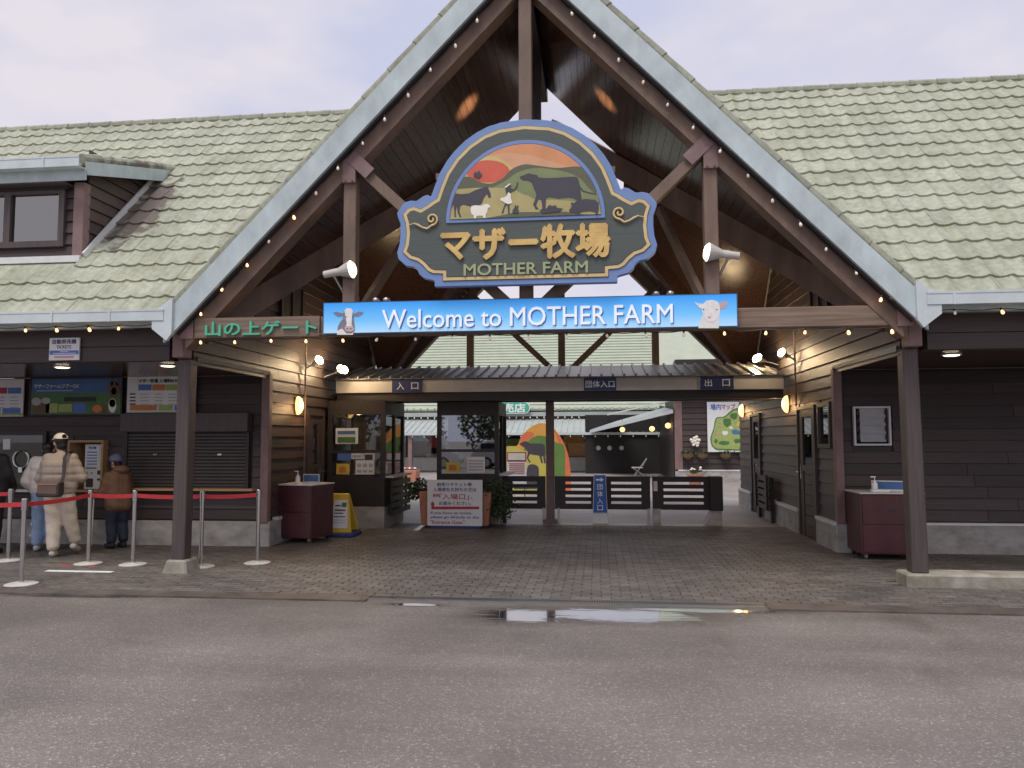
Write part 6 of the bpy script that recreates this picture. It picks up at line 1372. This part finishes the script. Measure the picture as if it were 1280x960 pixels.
# older person in brown coat with blue beanie
p3 = person('person in brown hooded coat and blue grey beanie at the ticket machine', (-6.17, 1.93, .022), math.radians(58),
    J(pelvis=(0, 0, .70), hem=(0, -.0, .62), chest=(0, .03, .98), neck=(0, .07, 1.12), head=(0, .12, 1.225), shL=(-.14, .04, 1.05), shR=(.14, .04, 1.05), elL=(-.22, .06, .80), elR=(.20, .06, .80), wrL=(-.20, .26, .74), wrR=(.12, .27, .80), hipL=(-.08, 0, .66), hipR=(.08, 0, .66), knL=(-.08, .03, .36), knR=(.08, .03, .36), anL=(-.08, 0, .08), anR=(.08, -.02, .08), toeL=(-.09, .13, .035), toeR=(.09, .11, .035)),
    1.36, (.125, .120, .062), (.095, .078, .070), 'brown_coat', 'navy_cloth', hood=True, shoe='black_cloth', face_dir=(-.35, .94, -.1))
hc = Vector((0, .12, 1.245)); blob([], [(hc+Vector((0, -.01, .045)), (.092, .094, .075)), (hc+Vector((0, -.012, .018)), (.096, .098, .028))], .01, 'beanie', 'beanie', p3, 2)
c0 = p3.matrix_basis @ Vector((-.21, .31, .76)); cn = thing('walking_stick', 'thin white walking stick held by the person in the brown coat', 'stick', (c0.x, c0.y, .022))
MB().tube((c0.x-.01, c0.y-.02, .03), (c0.x, c0.y, .76), .009, n=8).build('shaft', 'white', cn); MB().tube((c0.x-.01, c0.y-.02, .022), (c0.x-.01, c0.y-.02, .05), .013, n=8).build('tip', 'ink', cn); MB().tube((c0.x-.04, c0.y-.03, .765), (c0.x+.04, c0.y+.03, .765), .012, n=8).build('grip', 'ink', cn)
# dark figure at the left edge
p4 = person('person in black jacket cut off by the left edge of the picture', (-7.60, 1.20, .022), math.radians(5), J(chest=(0, 0, 1.2), neck=(0, .01, 1.37), head=(0, .03, 1.47), shL=(-.17, 0, 1.3), shR=(.17, 0, 1.3), pelvis=(0, 0, .86), hipL=(-.09, 0, .82), hipR=(.09, 0, .82)), 1.6, (.16, .165, .08), (.12, .09, .075), 'black_cloth', 'black_cloth', shoe='black_cloth')

# ================================================================== CAR PARK behind the photographer (mirrored in the booth windows)
for nm, c in (('car_white', (.70, .70, .70)), ('car_silver', (.42, .42, .43)), ('car_dark', (.05, .055, .07))): mat(nm, c, .25, .03, 4, coat=.6)
mat('tyre', (.02, .02, .02), .8, .1, 10); mat('car_glass', (.02, .025, .03), .08, .05, 4)
def car(label, x, y, mt, van):
    c_ = thing('parked_car', label, 'car', (x, y, 0), 'cars parked across the road', 0, False); W2 = .85; h = 1.85 if van else 1.48
    low = [(-2.2, .28), (2.2, .28), (2.25, .55), (2.15, .85), (1.1 if not van else 1.75, .95), (-2.1, .98), (-2.25, .6)]
    cab = [(-2.05, .97), (1.0 if not van else 1.7, .94), (.35 if not van else .95, h-.02), (-1.3 if not van else -1.75, h), (-1.75 if not van else -2.0, h-.15)]
    MB().prism([(a, -W2, b_) for a, b_ in low], (0, 2*W2, 0)).build('body', mt, c_, local=True, bevel=.06)
    MB().prism([(a, -W2+.08, b_) for a, b_ in cab], (0, 2*W2-.16, 0)).build('cabin', mt, c_, local=True, bevel=.06)
    zb, zt = 1.02, h-.16
    for s in (-1, 1):
        for a, b_ in ((-1.7, -.75), (-.68, .35)): MB().box(a, b_, s*(W2-.07)-.012, s*(W2-.07)+.012, zb, zt).build('side_window', 'car_glass', c_, local=True)
        for wx in (-1.4, 1.4): MB().tube((wx, s*(W2-.16), .31), (wx, s*(W2+.01), .31), .31, n=20).build('wheel', 'tyre', c_, local=True); MB().tube((wx, s*(W2+.011), .31), (wx, s*(W2+.02), .31), .19, n=14).build('rim', 'steel_dull', c_, local=True)
car('white van parked across the road, mirrored in the booth window', -8.6, -20.5, 'car_white', True); car('silver car parked across the road, mirrored in the booth window', -3.6, -20.8, 'car_silver', False); car('dark car parked across the road behind the viewer', 2.6, -20.6, 'car_dark', False); car('white van parked behind the viewer on the right', 8.2, -20.4, 'car_white', True)
TL_ = ['leftmost tree beyond the car park', 'tall tree beyond the gap left of the van', 'low tree beyond the white van', 'broad tree between the van and the silver car', 'low tree beyond the silver car', 'tall tree beyond the dark car', 'tree left of the right hand van', 'rightmost tree beyond the car park']
for i, (x, y, hh) in enumerate(((-19, -30, 4.5), (-14.5, -31, 5.8), (-10.5, -29, 3.6), (-6.3, -30, 4.6), (-2, -29, 3.4), (3, -31, 5.5), (7.5, -30, 4.2), (13, -30, 5))):
    t_ = thing('tree', TL_[i], 'tree', (x, y, 0), 'trees beyond the car park')
    MB().tube((x, y, 0), (x+.1, y, hh*.55), .16, .08, 8).tube((x, y, hh*.3), (x+.8, y, hh*.6), .06, .03, 6).tube((x, y, hh*.3), (x-.8, y+.2, hh*.58), .06, .03, 6).build('trunk', 'soil', t_)
    lf = MB()
    for k in range(1000):
        q = Vector((random.gauss(0, 1), random.gauss(0, 1), random.gauss(0, 1))).normalized()*random.random()**.4
        leaf((x+q.x*hh*.45, y+q.y*hh*.4, hh*.56+q.z*hh*.44), .34)
    lf.build('crown', 'leaf', t_)['kind'] = 'stuff'
